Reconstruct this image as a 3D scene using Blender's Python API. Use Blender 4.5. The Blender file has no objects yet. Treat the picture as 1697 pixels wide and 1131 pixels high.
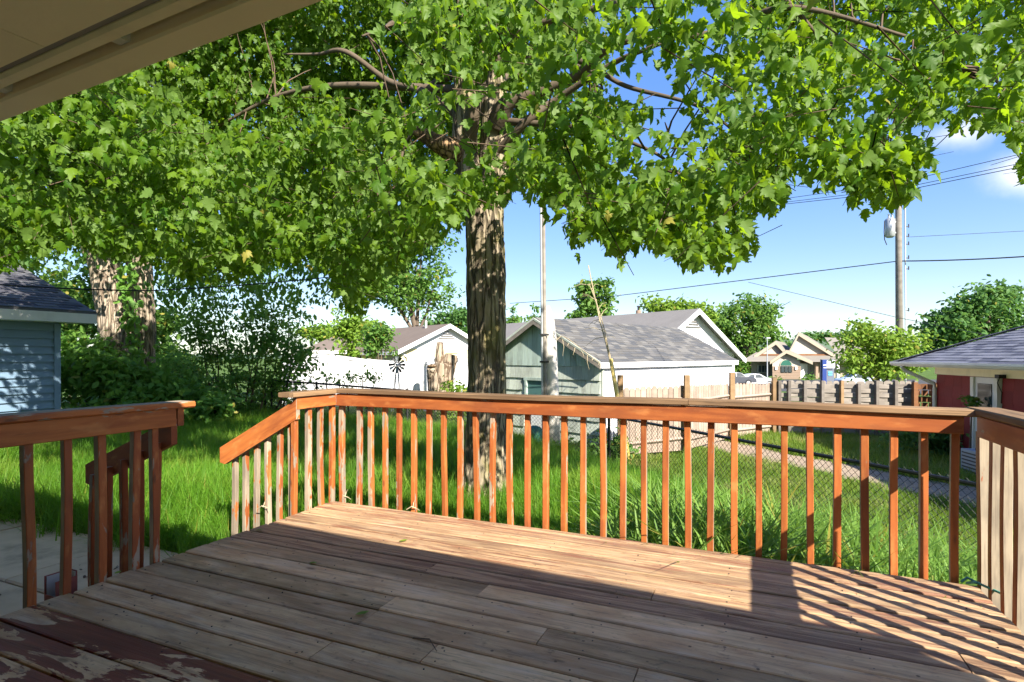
import bpy, math, random
import numpy as np
from mathutils import Matrix, Vector, Euler

random.seed(7)
rng = np.random.default_rng(7)
S = bpy.context.scene
COL = S.collection

# ------------------------------------------------------------------ camera, world, sun, exposure
F, CX, HY, CH = 915.0, 848.5, 590.0, 1.15          # photo focal length and horizon in photo pixels, eye height over the deck
cam_d = bpy.data.cameras.new('camera')
cam = bpy.data.objects.new('camera', cam_d)
COL.objects.link(cam)
cam.location = (0, 0, CH)
cam.rotation_euler = (math.radians(90), 0, 0)
cam_d.sensor_width = 36
cam_d.lens = F / 1697 * 36
cam_d.shift_y = (HY - 565.5) / 1697
cam_d.clip_start = 0.05
cam_d.clip_end = 9000
S.camera = cam

SUN = Vector((0.725, -1.242, 1.0)).normalized()     # towards the sun
SUN_EL = math.asin(SUN.z)
SUN_ROT = math.atan2(SUN.x, SUN.y)
w = bpy.data.worlds.new('World')
S.world = w
w.use_nodes = True
wt = w.node_tree
wt.nodes.clear()
sky = wt.nodes.new('ShaderNodeTexSky')
sky.sky_type = 'NISHITA'
sky.sun_disc = False
sky.sun_elevation = SUN_EL
sky.sun_rotation = SUN_ROT
sky.altitude = 200
sky.air_density = 1.0
sky.dust_density = 0.6
sky.ozone_density = 3.0
hsv = wt.nodes.new('ShaderNodeHueSaturation')
hsv.inputs['Saturation'].default_value = 1.85
hsv.inputs['Hue'].default_value = 0.522
hsv.inputs['Value'].default_value = 0.50
gam = wt.nodes.new('ShaderNodeGamma')
gam.inputs['Gamma'].default_value = 0.5
wt.links.new(sky.outputs[0], gam.inputs['Color'])
wt.links.new(gam.outputs[0], hsv.inputs['Color'])
tc = wt.nodes.new('ShaderNodeTexCoord')
nz = wt.nodes.new('ShaderNodeTexNoise')
nz.inputs['Scale'].default_value = 9.0
nz.inputs['Detail'].default_value = 10.0
nz.inputs['Roughness'].default_value = 0.55
wt.links.new(tc.outputs['Generated'], nz.inputs['Vector'])
mask = None
for (px, py, rad, amt) in ((1590, 222, 0.085, .8), (1715, 282, 0.10, .95), (1120, 405, 0.10, .35), (640, 470, 0.13, .3), (1830, 100, .2, .8), (-600, 200, .25, .8), (930, 300, .06, .45)):
    dvec = Vector(((px - CX) / F, 1, -(py - HY) / F)).normalized()
    sb = wt.nodes.new('ShaderNodeVectorMath'); sb.operation = 'SUBTRACT'
    wt.links.new(tc.outputs['Generated'], sb.inputs[0]); sb.inputs[1].default_value = dvec
    st = wt.nodes.new('ShaderNodeVectorMath'); st.operation = 'MULTIPLY'
    wt.links.new(sb.outputs[0], st.inputs[0]); st.inputs[1].default_value = (1, 1, 1.9)
    ln = wt.nodes.new('ShaderNodeVectorMath'); ln.operation = 'LENGTH'
    wt.links.new(st.outputs[0], ln.inputs[0])
    mr = wt.nodes.new('ShaderNodeMapRange')
    mr.inputs['From Min'].default_value = rad; mr.inputs['From Max'].default_value = 0
    mr.inputs['To Min'].default_value = 0; mr.inputs['To Max'].default_value = amt
    wt.links.new(ln.outputs['Value'], mr.inputs['Value'])
    if mask is None:
        mask = mr.outputs[0]
    else:
        mx = wt.nodes.new('ShaderNodeMath'); mx.operation = 'MAXIMUM'
        wt.links.new(mask, mx.inputs[0]); wt.links.new(mr.outputs[0], mx.inputs[1]); mask = mx.outputs[0]
ad = wt.nodes.new('ShaderNodeMath'); ad.operation = 'ADD'
wt.links.new(mask, ad.inputs[0]); wt.links.new(nz.outputs[0], ad.inputs[1])
cm = wt.nodes.new('ShaderNodeMapRange')
cm.inputs['From Min'].default_value = 0.72; cm.inputs['From Max'].default_value = 1.4
cm.interpolation_type = 'SMOOTHSTEP'
wt.links.new(ad.outputs[0], cm.inputs['Value'])
mixc = wt.nodes.new('ShaderNodeMix'); mixc.data_type = 'RGBA'
wt.links.new(cm.outputs[0], mixc.inputs[0])
wt.links.new(hsv.outputs[0], mixc.inputs[6])
mixc.inputs[7].default_value = (1.15, 1.18, 1.24, 1)
bg = wt.nodes.new('ShaderNodeBackground')
bg.inputs['Strength'].default_value = 0.15
wt.links.new(mixc.outputs[2], bg.inputs['Color'])
wo = wt.nodes.new('ShaderNodeOutputWorld')
wt.links.new(bg.outputs[0], wo.inputs['Surface'])

sun_d = bpy.data.lights.new('sun', 'SUN')
sun_d.energy = 2.0
sun_d.angle = math.radians(0.55)
sun_d.color = (1.0, 0.93, 0.82)
sun = bpy.data.objects.new('sun', sun_d)
COL.objects.link(sun)
sun.location = (6, -10, 12)
sun.rotation_euler = (-SUN).to_track_quat('-Z', 'Y').to_euler()

S.view_settings.view_transform = 'Standard'
S.view_settings.look = 'None'
S.view_settings.gamma = 1
S.view_settings.use_curve_mapping = False
S.view_settings.exposure = 2.9
S.cycles.max_bounces = 10
S.cycles.diffuse_bounces = 8
S.cycles.transmission_bounces = 4
S.cycles.use_denoising = True

# ------------------------------------------------------------------ coordinates
TH = 0.4098
RX, RY = math.cos(TH), -math.sin(TH)      # r: along the front of the deck, to the right
VX, VY = math.sin(TH), math.cos(TH)       # v: away from the house


def D(r, v, z=0.0):
    return Vector((r * RX + v * VX, r * RY + v * VY, z))


def at(px, py, d):
    return Vector(((px - CX) / F * d, d, CH - (py - HY) / F * d))


def rv(px, py, z=0.0):
    d = F * (CH - z) / (py - HY)
    x = (px - CX) / F * d
    return x * RX + d * RY, x * VX + d * VY


def sst(a, b, x):
    t = np.clip((np.asarray(x, float) - a) / (b - a), 0, 1)
    return t * t * (3 - 2 * t)


def ground_z(x, y):
    x = np.asarray(x, float); y = np.asarray(y, float)
    s = x + .42 * np.maximum(0, y - 6)
    left = -.5 - .62 * sst(.6, 3.9, s)
    return left - .95 * sst(20, 62, np.hypot(x, y))


def gz(x, y):
    return float(ground_z(x, y))


def hsh(i, j, k, seed):
    n = (i * 374761393 + j * 668265263 + k * 2147483647 + seed * 1274126177) & 0x7fffffff
    n = ((n ^ (n >> 13)) * 1274126177) & 0x7fffffff
    return ((n ^ (n >> 16)) & 0xffff) / 65535.0


def vnoise(p, seed=0):
    p = np.asarray(p, float)
    i = np.floor(p).astype(np.int64); f = p - i
    f = f * f * (3 - 2 * f)
    o = 0
    for dx in (0, 1):
        for dy in (0, 1):
            for dz in (0, 1):
                wgt = (f[..., 0] if dx else 1 - f[..., 0]) * (f[..., 1] if dy else 1 - f[..., 1]) * (f[..., 2] if dz else 1 - f[..., 2])
                o = o + wgt * hsh(i[..., 0] + dx, i[..., 1] + dy, i[..., 2] + dz, seed)
    return o


def fbm(p, seed=0, oct=4):
    p = np.asarray(p, float)
    a, s, o = .5, 1.0, 0
    for k in range(oct):
        o = o + a * vnoise(p * s, seed + k); a *= .5; s *= 2.03
    return o


# ------------------------------------------------------------------ materials
class NT:
    def __init__(self, name):
        self.m = bpy.data.materials.new(name); self.m.use_nodes = True
        self.t = self.m.node_tree; self.t.nodes.clear()
        self.out = self.t.nodes.new('ShaderNodeOutputMaterial')

    def n(self, typ, props=None, **ins):
        nd = self.t.nodes.new('ShaderNode' + typ)
        for k, v in (props or {}).items(): setattr(nd, k, v)
        for k, v in ins.items():
            key = int(k[1:]) if k[0] == 'i' and k[1:].isdigit() else k.replace('_', ' ')
            self.set(nd.inputs[key], v)
        return nd

    def set(self, sock, v):
        if isinstance(v, bpy.types.NodeSocket): self.t.links.new(v, sock)
        elif isinstance(v, bpy.types.Node): self.t.links.new(v.outputs[0], sock)
        else:
            if isinstance(v, (tuple, list)) and sock.type == 'RGBA' and len(v) == 3: v = (*v, 1)
            sock.default_value = v

    def mix(self, f, a, b, mode='MIX'):
        nd = self.t.nodes.new('ShaderNodeMix'); nd.data_type = 'RGBA'; nd.blend_type = mode
        self.set(nd.inputs[0], f); self.set(nd.inputs[6], a); self.set(nd.inputs[7], b)
        return nd.outputs[2]

    def math(self, op, a, b=0.0, c=None):
        nd = self.t.nodes.new('ShaderNodeMath'); nd.operation = op
        self.set(nd.inputs[0], a); self.set(nd.inputs[1], b)
        if c is not None: self.set(nd.inputs[2], c)
        return nd.outputs[0]

    def ramp(self, v, lo, hi, a=0.0, b=1.0):
        nd = self.n('MapRange', {'interpolation_type': 'SMOOTHSTEP'}, i0=v, i1=lo, i2=hi, i3=a, i4=b)
        return nd.outputs[0]

    def vec(self, scale=(1, 1, 1), rnd=True, coord='Object'):
        t = self.n('TexCoord').outputs[coord]
        if rnd:
            r = self.n('ObjectInfo').outputs['Random']
            c = self.n('CombineXYZ', i0=self.math('MULTIPLY', r, 37.0), i1=self.math('MULTIPLY', r, 91.0), i2=self.math('MULTIPLY', r, 53.0))
            t = self.n('VectorMath', {'operation': 'ADD'}, i0=t, i1=c).outputs[0]
        if scale != (1, 1, 1):
            t = self.n('VectorMath', {'operation': 'MULTIPLY'}, i0=t, i1=scale).outputs[0]
        return t

    def noise(self, v, scale, detail=4.0, rough=.55, dist=0.0):
        return self.n('TexNoise', None, Vector=v, Scale=scale, Detail=detail, Roughness=rough, Distortion=dist).outputs[0]

    def finish(self, col, rough=.7, bump=None, bstr=.3, bdist=.01, spec=.3, metal=0.0, trans=None, tfac=0.0, **kw):
        p = self.n('BsdfPrincipled')
        self.set(p.inputs['Base Color'], col); self.set(p.inputs['Roughness'], rough)
        self.set(p.inputs['Specular IOR Level'], spec); self.set(p.inputs['Metallic'], metal)
        for k, v in kw.items(): self.set(p.inputs[k.replace('_', ' ')], v)
        if bump is not None:
            b = self.n('Bump', None, Height=bump, Strength=bstr, Distance=bdist)
            self.t.links.new(b.outputs[0], p.inputs['Normal'])
        s = p.outputs[0]
        if trans is not None:
            tr = self.n('BsdfTranslucent', None, Color=trans)
            mx = self.n('MixShader', None, i0=tfac); self.t.links.new(s, mx.inputs[1]); self.t.links.new(tr.outputs[0], mx.inputs[2])
            s = mx.outputs[0]
        self.t.links.new(s, self.out.inputs['Surface'])
        return self.m


def m_plain(name, col, rough=.7, var=.12, scale=6.0, bump=.15, spec=.3, metal=0.0, stretch=(1, 1, 1), dirt=0.0, **kw):
    n = NT(name)
    v = n.vec(stretch)
    a = n.noise(v, scale, 5)
    rnd = n.n('ObjectInfo').outputs['Random']
    f = n.math('ADD', n.math('MULTIPLY', n.math('SUBTRACT', a, .5), 2 * var), n.math('MULTIPLY', n.math('SUBTRACT', rnd, .5), var))
    c = n.n('HueSaturation', None, Color=(*col, 1), Value=n.math('ADD', 1.0, f)).outputs[0]
    if dirt:
        c = n.mix(n.math('MULTIPLY', n.ramp(n.noise(n.vec((1, 1, .35)), 2.3, 6, .65), .5, .75), dirt), c, (.09, .075, .055))
    return n.finish(c, rough, n.noise(v, scale * 6, 3), bump, .004, spec, metal, **kw)


def m_wood(name, base, base2, grain=(2.2, 45, 45), dark=(.06, .045, .03), rough=.75, darkf=.6, bump=.5):
    """raw or weathered timber, grain along local x"""
    n = NT(name)
    v = n.vec(grain)
    g = n.noise(v, 1.0, 6, .6, .6)
    l = n.noise(n.vec((.9, 3, 3)), 2.0, 4)
    c = n.mix(n.ramp(l, .3, .7), base, base2)
    c = n.mix(n.math('MULTIPLY', n.ramp(g, .5, .72), darkf), c, dark)
    rnd = n.n('ObjectInfo').outputs['Random']
    c = n.n('HueSaturation', None, Color=c, Value=n.math('ADD', .82, n.math('MULTIPLY', rnd, .36))).outputs[0]
    return n.finish(c, rough, g, bump, .004, .2)


def m_plank():
    """deck plank: object colour r = red paint left, g = moss, b = rot, and on the front rows darkening against the sun"""
    n = NT('weathered deck timber')
    oi = n.n('ObjectInfo')
    sp = n.n('SeparateColor', None, Color=oi.outputs['Color'])
    red, moss, rot = sp.outputs[0], sp.outputs[1], sp.outputs[2]
    rnd = oi.outputs['Random']
    fine = n.noise(n.vec((2.5, 70, 70)), 1.0, 6, .65, .4)
    wav = n.noise(n.vec((1.1, 15, 15)), 1.0, 5, .6, 1.3)
    blot = n.noise(n.vec((2.2, 5, 5)), 1.6, 6, .62, .3)
    spot = n.noise(n.vec((5, 11, 11)), 3.0, 6, .7)
    c = n.mix(n.ramp(blot, .32, .66), (.78, .535, .29), (.60, .36, .175))
    c = n.mix(n.math('MULTIPLY', n.ramp(wav, .44, .68), .55), c, (.38, .25, .145))
    c = n.mix(n.math('MULTIPLY', n.ramp(fine, .52, .70), .6), c, (.12, .08, .05))
    c = n.mix(n.math('MULTIPLY', n.ramp(spot, .56, .70), .65), c, (.085, .062, .045))
    # grey bleaching
    c = n.mix(n.math('MULTIPLY', n.ramp(n.noise(n.vec((1.3, 7, 7)), 2.2, 4), .5, .75), .6), c, (.68, .54, .38))
    c = n.mix(n.math('MULTIPLY', n.ramp(n.noise(n.vec((1.6, 4.5, 4.5)), 2.1, 7, .68, .4), .55, .72), .5), c, (.19, .135, .09))
    # round knots
    vo = n.n('TexVoronoi', {'feature': 'F1'}, Vector=n.vec((2.3, 6.5, 6.5)), Scale=1.0, Randomness=1.0)
    kn = n.ramp(vo.outputs['Distance'], .10, .035)
    c = n.mix(n.math('MULTIPLY', kn, .75), c, (.07, .042, .026))
    # small dark debris specks
    vs = n.n('TexVoronoi', {'feature': 'F1'}, Vector=n.vec((1, 1, 1)), Scale=16.0, Randomness=1.0)
    pk = n.math('MULTIPLY', n.ramp(vs.outputs['Distance'], .14, .07), n.ramp(n.n('SeparateColor', None, Color=vs.outputs['Color']).outputs[0], .62, .66))
    c = n.mix(n.math('MULTIPLY', pk, .85), c, (.03, .024, .018))
    # moss
    mm = n.math('MULTIPLY', moss, n.ramp(n.noise(n.vec((1.2, 5, 5)), 1.4, 5), .33, .58))
    c = n.mix(n.math('MULTIPLY', mm, .62), c, (.055, .058, .022))
    # rot, plus an even darkening of the front boards to offset sunlight
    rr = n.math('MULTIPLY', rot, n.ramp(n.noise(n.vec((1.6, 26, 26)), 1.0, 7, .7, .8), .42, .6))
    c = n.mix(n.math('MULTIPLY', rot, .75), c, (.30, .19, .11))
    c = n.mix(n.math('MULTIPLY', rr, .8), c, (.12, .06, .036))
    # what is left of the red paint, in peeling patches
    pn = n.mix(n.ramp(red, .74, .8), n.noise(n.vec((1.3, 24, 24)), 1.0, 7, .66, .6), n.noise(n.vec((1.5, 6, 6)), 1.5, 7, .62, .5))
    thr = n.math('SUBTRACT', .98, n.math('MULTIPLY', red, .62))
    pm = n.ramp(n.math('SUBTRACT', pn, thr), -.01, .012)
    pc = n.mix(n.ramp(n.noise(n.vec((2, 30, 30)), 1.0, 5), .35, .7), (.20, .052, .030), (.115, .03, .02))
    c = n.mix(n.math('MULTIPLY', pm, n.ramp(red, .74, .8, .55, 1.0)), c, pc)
    c = n.n('HueSaturation', None, Color=c, Value=n.math('ADD', .86, n.math('MULTIPLY', rnd, .28))).outputs[0]
    h = n.math('ADD', n.math('MULTIPLY', fine, .6), n.math('ADD', n.math('MULTIPLY', pm, .5), n.math('MULTIPLY', rr, -.9)))
    h = n.math('SUBTRACT', h, n.math('MULTIPLY', n.ramp(wav, .5, .7), .4))
    return n.finish(c, n.math('ADD', .62, n.math('MULTIPLY', pm, -.15)), h, .55, .004, .3)


def m_stain():
    """stained railing timber, grain along local x. Stain sits on the -y (inner) face; object colour r = stain cover
    inside, g = stain cover on the other faces, b = orange to brown"""
    n = NT('peeling orange stained timber')
    oi = n.n('ObjectInfo')
    sp = n.n('SeparateColor', None, Color=oi.outputs['Color'])
    nn = n.n('SeparateXYZ', None, Vector=n.n('TexCoord').outputs['Normal'])
    inner = n.ramp(n.math('MULTIPLY', nn.outputs[1], -1.0), .35, .65)
    cov = n.math('ADD', n.math('MULTIPLY', inner, sp.outputs[0]), n.math('MULTIPLY', n.math('SUBTRACT', 1.0, inner), sp.outputs[1]))
    fine = n.noise(n.vec((3, 75, 75)), 1.0, 6, .62, .5)
    ring = n.noise(n.vec((1.6, 20, 20)), 1.0, 4, .5, 1.2)
    raw = n.mix(n.ramp(n.noise(n.vec((2, 9, 9)), 2.0, 5), .35, .65), (.34, .275, .195), (.23, .185, .135))
    raw = n.mix(n.math('MULTIPLY', n.ramp(fine, .5, .72), .6), raw, (.13, .10, .075))
    st = n.mix(sp.outputs[2], (.44, .14, .033), (.27, .068, .023))
    st = n.mix(n.math('MULTIPLY', n.ramp(ring, .42, .66), .6), st, (.23, .055, .016))
    st = n.mix(n.math('MULTIPLY', n.ramp(fine, .56, .74), .45), st, (.10, .028, .012))
    st = n.mix(n.math('MULTIPLY', n.ramp(n.noise(n.vec((3, 8, 8)), 2.5, 5), .52, .72), .5), st, (.56, .23, .07))
    st = n.mix(n.math('MULTIPLY', n.ramp(n.noise(n.vec((1.3, 4, 4)), 1.6, 5, .6), .46, .66), .62), st, (.19, .055, .022))
    pn = n.noise(n.vec((2.6, 10, 10)), 1.5, 7, .62, .35)
    thr = n.math('SUBTRACT', .84, n.math('MULTIPLY', cov, .58))
    pm = n.ramp(n.math('SUBTRACT', pn, thr), -.015, .02)
    c = n.mix(pm, raw, st)
    vo = n.n('TexVoronoi', {'feature': 'F1'}, Vector=n.vec((2.6, 9, 9)), Scale=1.0)
    c = n.mix(n.math('MULTIPLY', n.ramp(vo.outputs['Distance'], .11, .03), .7), c, (.09, .035, .018))
    c = n.n('HueSaturation', None, Color=c, Value=n.math('ADD', .85, n.math('MULTIPLY', oi.outputs['Random'], .3))).outputs[0]
    h = n.math('ADD', n.math('MULTIPLY', fine, .5), n.math('MULTIPLY', pm, .4))
    return n.finish(c, n.math('SUBTRACT', .72, n.math('MULTIPLY', pm, .22)), h, .45, .003, .3)


def m_bark(name, c1, c2, c3, moss=0.0, sc=1.0, zs=1.0):
    n = NT(name)
    v = n.vec((9 * sc, 9 * sc, 1.6 * sc * zs), False)
    a = n.noise(v, 1.0, 7, .65, .8)
    vo = n.n('TexVoronoi', {'feature': 'DISTANCE_TO_EDGE'}, Vector=n.n('VectorMath', {'operation': 'ADD'}, i0=n.vec((13 * sc, 13 * sc, 2.1 * sc * zs), False), i1=n.n('CombineXYZ', i0=n.math('MULTIPLY', a, 2.0), i1=n.math('MULTIPLY', a, 1.4))).outputs[0], Scale=1.0)
    ck = n.ramp(vo.outputs['Distance'], .0, .16)
    c = n.mix(n.ramp(a, .3, .7), c1, c2)
    c = n.mix(n.ramp(ck, .75, 0.0), c, c3)
    if moss:
        mo = n.math('MULTIPLY', n.ramp(n.noise(n.vec((1.6, 1.6, .9), False), 2.0, 6, .65), .45, .68), moss)
        c = n.mix(mo, c, (.17, .155, .04))
    return n.finish(c, .9, n.math('ADD', ck, n.math('MULTIPLY', a, .8)), .9, .03, .15)


def m_leaf(name, c1, c2, tcol, tf=.42, back=None, rough=.42, yellow=.06, patch=None):
    n = NT(name)
    g = n.n('NewGeometry')
    r = n.math('FRACT', n.math('ADD', n.math('MULTIPLY', g.outputs['Random Per Island'], 1.0), n.math('MULTIPLY', n.n('ObjectInfo').outputs['Random'], 7.31)))
    c = n.mix(r, c1, c2)
    c = n.mix(n.ramp(r, 1 - yellow, 1 - yellow * .7), c, (.30, .27, .05))
    if patch is not None:
        pv = n.noise(g.outputs['Position'], .9, 5, .6)
        c = n.mix(n.ramp(pv, .48, .68), c, patch)
        c = n.mix(n.math('MULTIPLY', n.ramp(n.noise(g.outputs['Position'], .45, 3), .55, .4), .5), c, tuple(x * .6 for x in c1))
    t = n.mix(r, tcol, tuple(x * .6 for x in tcol))
    if back is not None:
        c = n.mix(n.math('MULTIPLY', g.outputs['Backfacing'], .75), c, back)
    return n.finish(c, rough + .1, None, spec=.25, trans=t, tfac=tf)


def m_shingle(name, cols, rough=.9):
    n = NT(name)
    oi = n.n('ObjectInfo'); g = n.n('NewGeometry')
    r = n.math('FRACT', n.math('ADD', oi.outputs['Random'], n.math('MULTIPLY', g.outputs['Random Per Island'], 1.0)))
    cr = n.n('ValToRGB', None, Fac=r)
    cr.color_ramp.interpolation = 'CONSTANT'
    els = cr.color_ramp.elements
    while len(els) < len(cols): els.new(.5)
    for i, c in enumerate(cols):
        els[i].position = i / len(cols); els[i].color = (*c, 1)
    sp = n.noise(n.vec((1, 1, 1)), 90.0, 3)
    bl = n.noise(n.vec((1, 1, 1), False), 2.0, 4)
    c = n.n('HueSaturation', None, Color=cr.outputs[0], Value=n.math('ADD', .6, n.math('ADD', n.math('MULTIPLY', sp, .5), n.math('MULTIPLY', bl, .3)))).outputs[0]
    return n.finish(c, rough, sp, .4, .004, .15)


M = {}
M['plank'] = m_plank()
M['stain'] = m_stain()
M['joist'] = m_wood('grey joist timber', (.22, .17, .12), (.16, .12, .09))
M['cream'] = m_plain('cream paint', (.84, .76, .53), .55, .08, 3.0, .1, dirt=.25)
M['soffit'] = m_plain('cream rough sawn soffit', (.83, .76, .55), .8, .08, 3.0, .6, stretch=(1, 1, 1))
M['greygap'] = m_plain('grey caulked gap', (.27, .26, .24), .8, .12, 5.0)
M['dirtyledge'] = m_plain('stained cream ledge', (.40, .31, .20), .8, .3, 8.0, dirt=.8)
M['trimw'] = m_plain('off white trim paint', (.66, .65, .60), .5, .06, 4.0, dirt=.15)
M['white'] = m_plain('white paint', (.66, .66, .68), .5, .05, 3.0, .08, dirt=.08)
M['vinyl'] = m_plain('white vinyl', (.78, .775, .80), .4, .03, 2.0, .03, dirt=.04)
M['blue'] = m_plain('blue grey vinyl siding', (.155, .235, .32), .55, .07, 4.0, .1, stretch=(.5, 1, 3))
M['yellow'] = m_plain('pale yellow siding', (.62, .55, .33), .6, .06, 3.0)
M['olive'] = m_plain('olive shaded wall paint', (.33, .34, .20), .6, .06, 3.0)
M['red'] = m_plain('dark red shake siding', (.20, .018, .017), .7, .2, 3.0, .4, stretch=(14, 14, 1))
M['tan'] = m_plain('tan siding', (.30, .255, .19), .7, .08, 1.0)
M['tanlight'] = m_plain('pale tan stucco', (.36, .335, .275), .7, .06, 1.0)
M['brick'] = m_plain('tan brick', (.23, .165, .12), .8, .22, 9.0)
M['glass'] = m_plain('dark window glass', (.035, .045, .05), .08, .15, 1.0, .02, spec=.6)
M['greenglass'] = m_plain('green arched pane', (.025, .10, .075), .15, .1, 2.0)
M['concrete'] = m_plain('worn concrete', (.55, .405, .265), .9, .25, 5.0, .5, dirt=.5)
M['asphalt'] = m_plain('asphalt', (.055, .055, .055), .9, .2, 4.0)
M['blackmetal'] = m_plain('black coated metal', (.012, .012, .013), .45, .1, 8.0, .05, spec=.5)
M['wire'] = m_plain('dark wire', (.02, .02, .022), .6, .1, 8.0)
M['mesh'] = m_plain('black chain link wire', (.02, .022, .02), .5, .1, 8.0, spec=.4)
M['galv'] = m_plain('grey galvanised metal', (.42, .44, .46), .45, .1, 6.0, metal=.4)
M['polewood'] = m_wood('grey pole timber', (.25, .225, .19), (.18, .16, .135), (30, 30, 1.0), darkf=.5)
M['palepole'] = m_plain('pale painted pole', (.62, .58, .52), .6, .1, 4.0, .2, stretch=(3, 3, .5), dirt=.25)
M['greybox'] = m_plain('green painted cabinet', (.035, .13, .10), .4, .1, 6.0)
M['guard'] = m_plain('yellow plastic guard', (.70, .52, .16), .5, .08, 6.0)
M['pipe'] = m_plain('rusty red painted metal', (.25, .075, .06), .6, .35, 14.0, .3, dirt=.3)
M['pipein'] = m_plain('pale bare metal', (.5, .48, .46), .5, .2, 10.0)
M['cap'] = m_wood('sun greyed rail cap', (.24, .15, .08), (.15, .09, .048), (2.0, 45, 45), (.06, .04, .025), .8, .7, .7)
M['picket'] = m_wood('pale weathered picket', (.35, .275, .22), (.28, .215, .17), (30, 30, 1.4), darkf=.35)
M['post'] = m_wood('tan fence post', (.28, .18, .095), (.21, .135, .07), (30, 30, 1.6), darkf=.4)
M['greywood'] = m_wood('grey weathered board', (.30, .265, .225), (.21, .185, .16), (1.6, 40, 40), darkf=.5)
M['greypost'] = m_wood('dark grey fence upright', (.17, .15, .13), (.12, .105, .09), (30, 30, 1.6), darkf=.4)
M['brownwood'] = m_wood('brown fence board', (.22, .10, .045), (.16, .07, .03), (1.6, 40, 40), darkf=.4)
M['bark'] = m_bark('maple bark', (.21, .17, .11), (.34, .28, .20), (.085, .067, .048), .75, 1.25, .55)
M['barklimb'] = m_plain('limb bark', (.10, .075, .05), .9, .3, 7.0, .8, dirt=.4)
M['barkold'] = m_bark('old pale bark', (.29, .225, .165), (.38, .32, .25), (.15, .11, .08), .12, 1.5, .35)
M['cutwood'] = m_bark('stripped tawny limb', (.36, .22, .11), (.27, .18, .11), (.10, .06, .035), .0, 1.5)
M['stump'] = m_bark('stripped stump wood', (.40, .33, .25), (.27, .20, .14), (.11, .075, .05), .0, .6)
M['barkfar'] = m_plain('far tree bark', (.12, .09, .065), .9, .2, 5.0)
M['maple'] = m_leaf('maple leaf', (.036, .098, .007), (.125, .215, .012), (.34, .54, .014), .48, (.14, .23, .05), .42, .008)
M['elm'] = m_leaf('left tree leaf', (.045, .125, .015), (.095, .20, .022), (.28, .50, .04), .45, (.15, .24, .10), .45, .03)
M['ivy'] = m_leaf('vine leaf', (.10, .23, .04), (.18, .34, .06), (.38, .62, .09), .45, None, .4, .03)
M['bush'] = m_leaf('bush leaf', (.085, .19, .035), (.15, .28, .05), (.32, .55, .08), .45, None, .5, .04)
M['lime'] = m_leaf('lime green leaf', (.12, .22, .025), (.21, .32, .04), (.42, .6, .07), .4, None, .5, .05)
M['mid'] = m_leaf('mid green leaf', (.075, .165, .03), (.14, .25, .045), (.28, .5, .08), .4, None, .5, .05)
M['dark'] = m_leaf('dark green leaf', (.055, .14, .035), (.10, .20, .05), (.22, .42, .08), .38, None, .5, .02)
M['hillgreen'] = m_plain('far wooded hill', (.07, .11, .06), .95, .4, .05)
M['grass'] = m_leaf('lush grass blade', (.07, .185, .013), (.14, .285, .022), (.34, .60, .035), .45, None, .45, .03, (.19, .28, .035))
M['shortgrass'] = m_leaf('short lawn blade', (.10, .19, .02), (.18, .27, .04), (.4, .58, .06), .42, None, .5, .1, (.27, .27, .10))
M['weed'] = m_leaf('broad weed blade', (.105, .21, .035), (.19, .32, .06), (.34, .56, .06), .4, None, .42, .04)
M['shed_shingle'] = m_shingle('charcoal shingle', [(.07, .07, .085), (.10, .10, .115), (.055, .055, .07), (.12, .12, .13)])
M['garage_shingle'] = m_shingle('mottled grey shingle', [(.125, .122, .118), (.092, .093, .096), (.155, .15, .14), (.08, .083, .088), (.11, .106, .10)])
M['red_shingle'] = m_shingle('blue grey shingle', [(.14, .145, .175), (.19, .195, .23), (.10, .105, .135), (.165, .17, .20)])
M['roofgrey'] = m_shingle('far grey roof', [(.18, .17, .16), (.155, .145, .14), (.14, .135, .13)])
M['roofbrown'] = m_shingle('far brown roof', [(.17, .135, .115), (.15, .12, .10), (.19, .155, .13)])
M['roofbeige'] = m_plain('beige roof', (.20, .18, .15), .9, .1, 3.0)
M['teal'] = m_plain('faded teal cedar', (.41, .50, .44), .8, .28, 3.0, .5, stretch=(9, 9, 1.2), dirt=.45)
M['tealgrey'] = m_plain('faded grey teal shake', (.45, .49, .42), .85, .38, 3.0, .6, stretch=(10, 10, 1.0), dirt=.6)
M['tealdark'] = m_plain('teal boarded window', (.075, .165, .155), .6, .1, 3.0)
M['carwhite'] = m_plain('white car paint', (.75, .75, .76), .25, .02, 2.0, .0, spec=.5)
M['cardark'] = m_plain('dark car paint', (.06, .065, .08), .25, .02, 2.0, .0, spec=.5)
M['carsilver'] = m_plain('silver blue car paint', (.35, .42, .5), .25, .02, 2.0, .0, spec=.5)
M['tyre'] = m_plain('tyre rubber', (.02, .02, .02), .9, .1)
M['navy'] = m_plain('navy sign panel', (.02, .045, .19), .4, .05)
M['signgrey'] = m_plain('slate sign panel', (.12, .14, .18), .4, .05)
M['signwhite'] = m_plain('white sign panel', (.80, .80, .82), .4, .02)
M['signblue'] = m_plain('light blue sign lettering', (.12, .42, .65), .4, .02)
M['ac'] = m_plain('grey blue unit casing', (.30, .36, .43), .5, .06)
M['acdark'] = m_plain('dark grille', (.05, .06, .075), .5, .06)
M['twig'] = m_plain('brown twig', (.11, .075, .05), .9, .2)
M['deadstem'] = m_plain('dry tan stem', (.40, .33, .21), .9, .2)
M['string'] = m_plain('green plastic cord', (.05, .22, .17), .4, .1)


def m_ground():
    n = NT('yard soil and turf')
    v = n.vec((1, 1, 1), False)
    a = n.noise(v, .8, 6); b = n.noise(v, 9.0, 5)
    c = n.mix(n.ramp(a, .35, .65), (.055, .105, .02), (.09, .145, .03))
    c = n.mix(n.math('MULTIPLY', n.ramp(b, .5, .7), .6), c, (.07, .06, .03))
    return n.finish(c, .95, b, .6, .03, .1)


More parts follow.
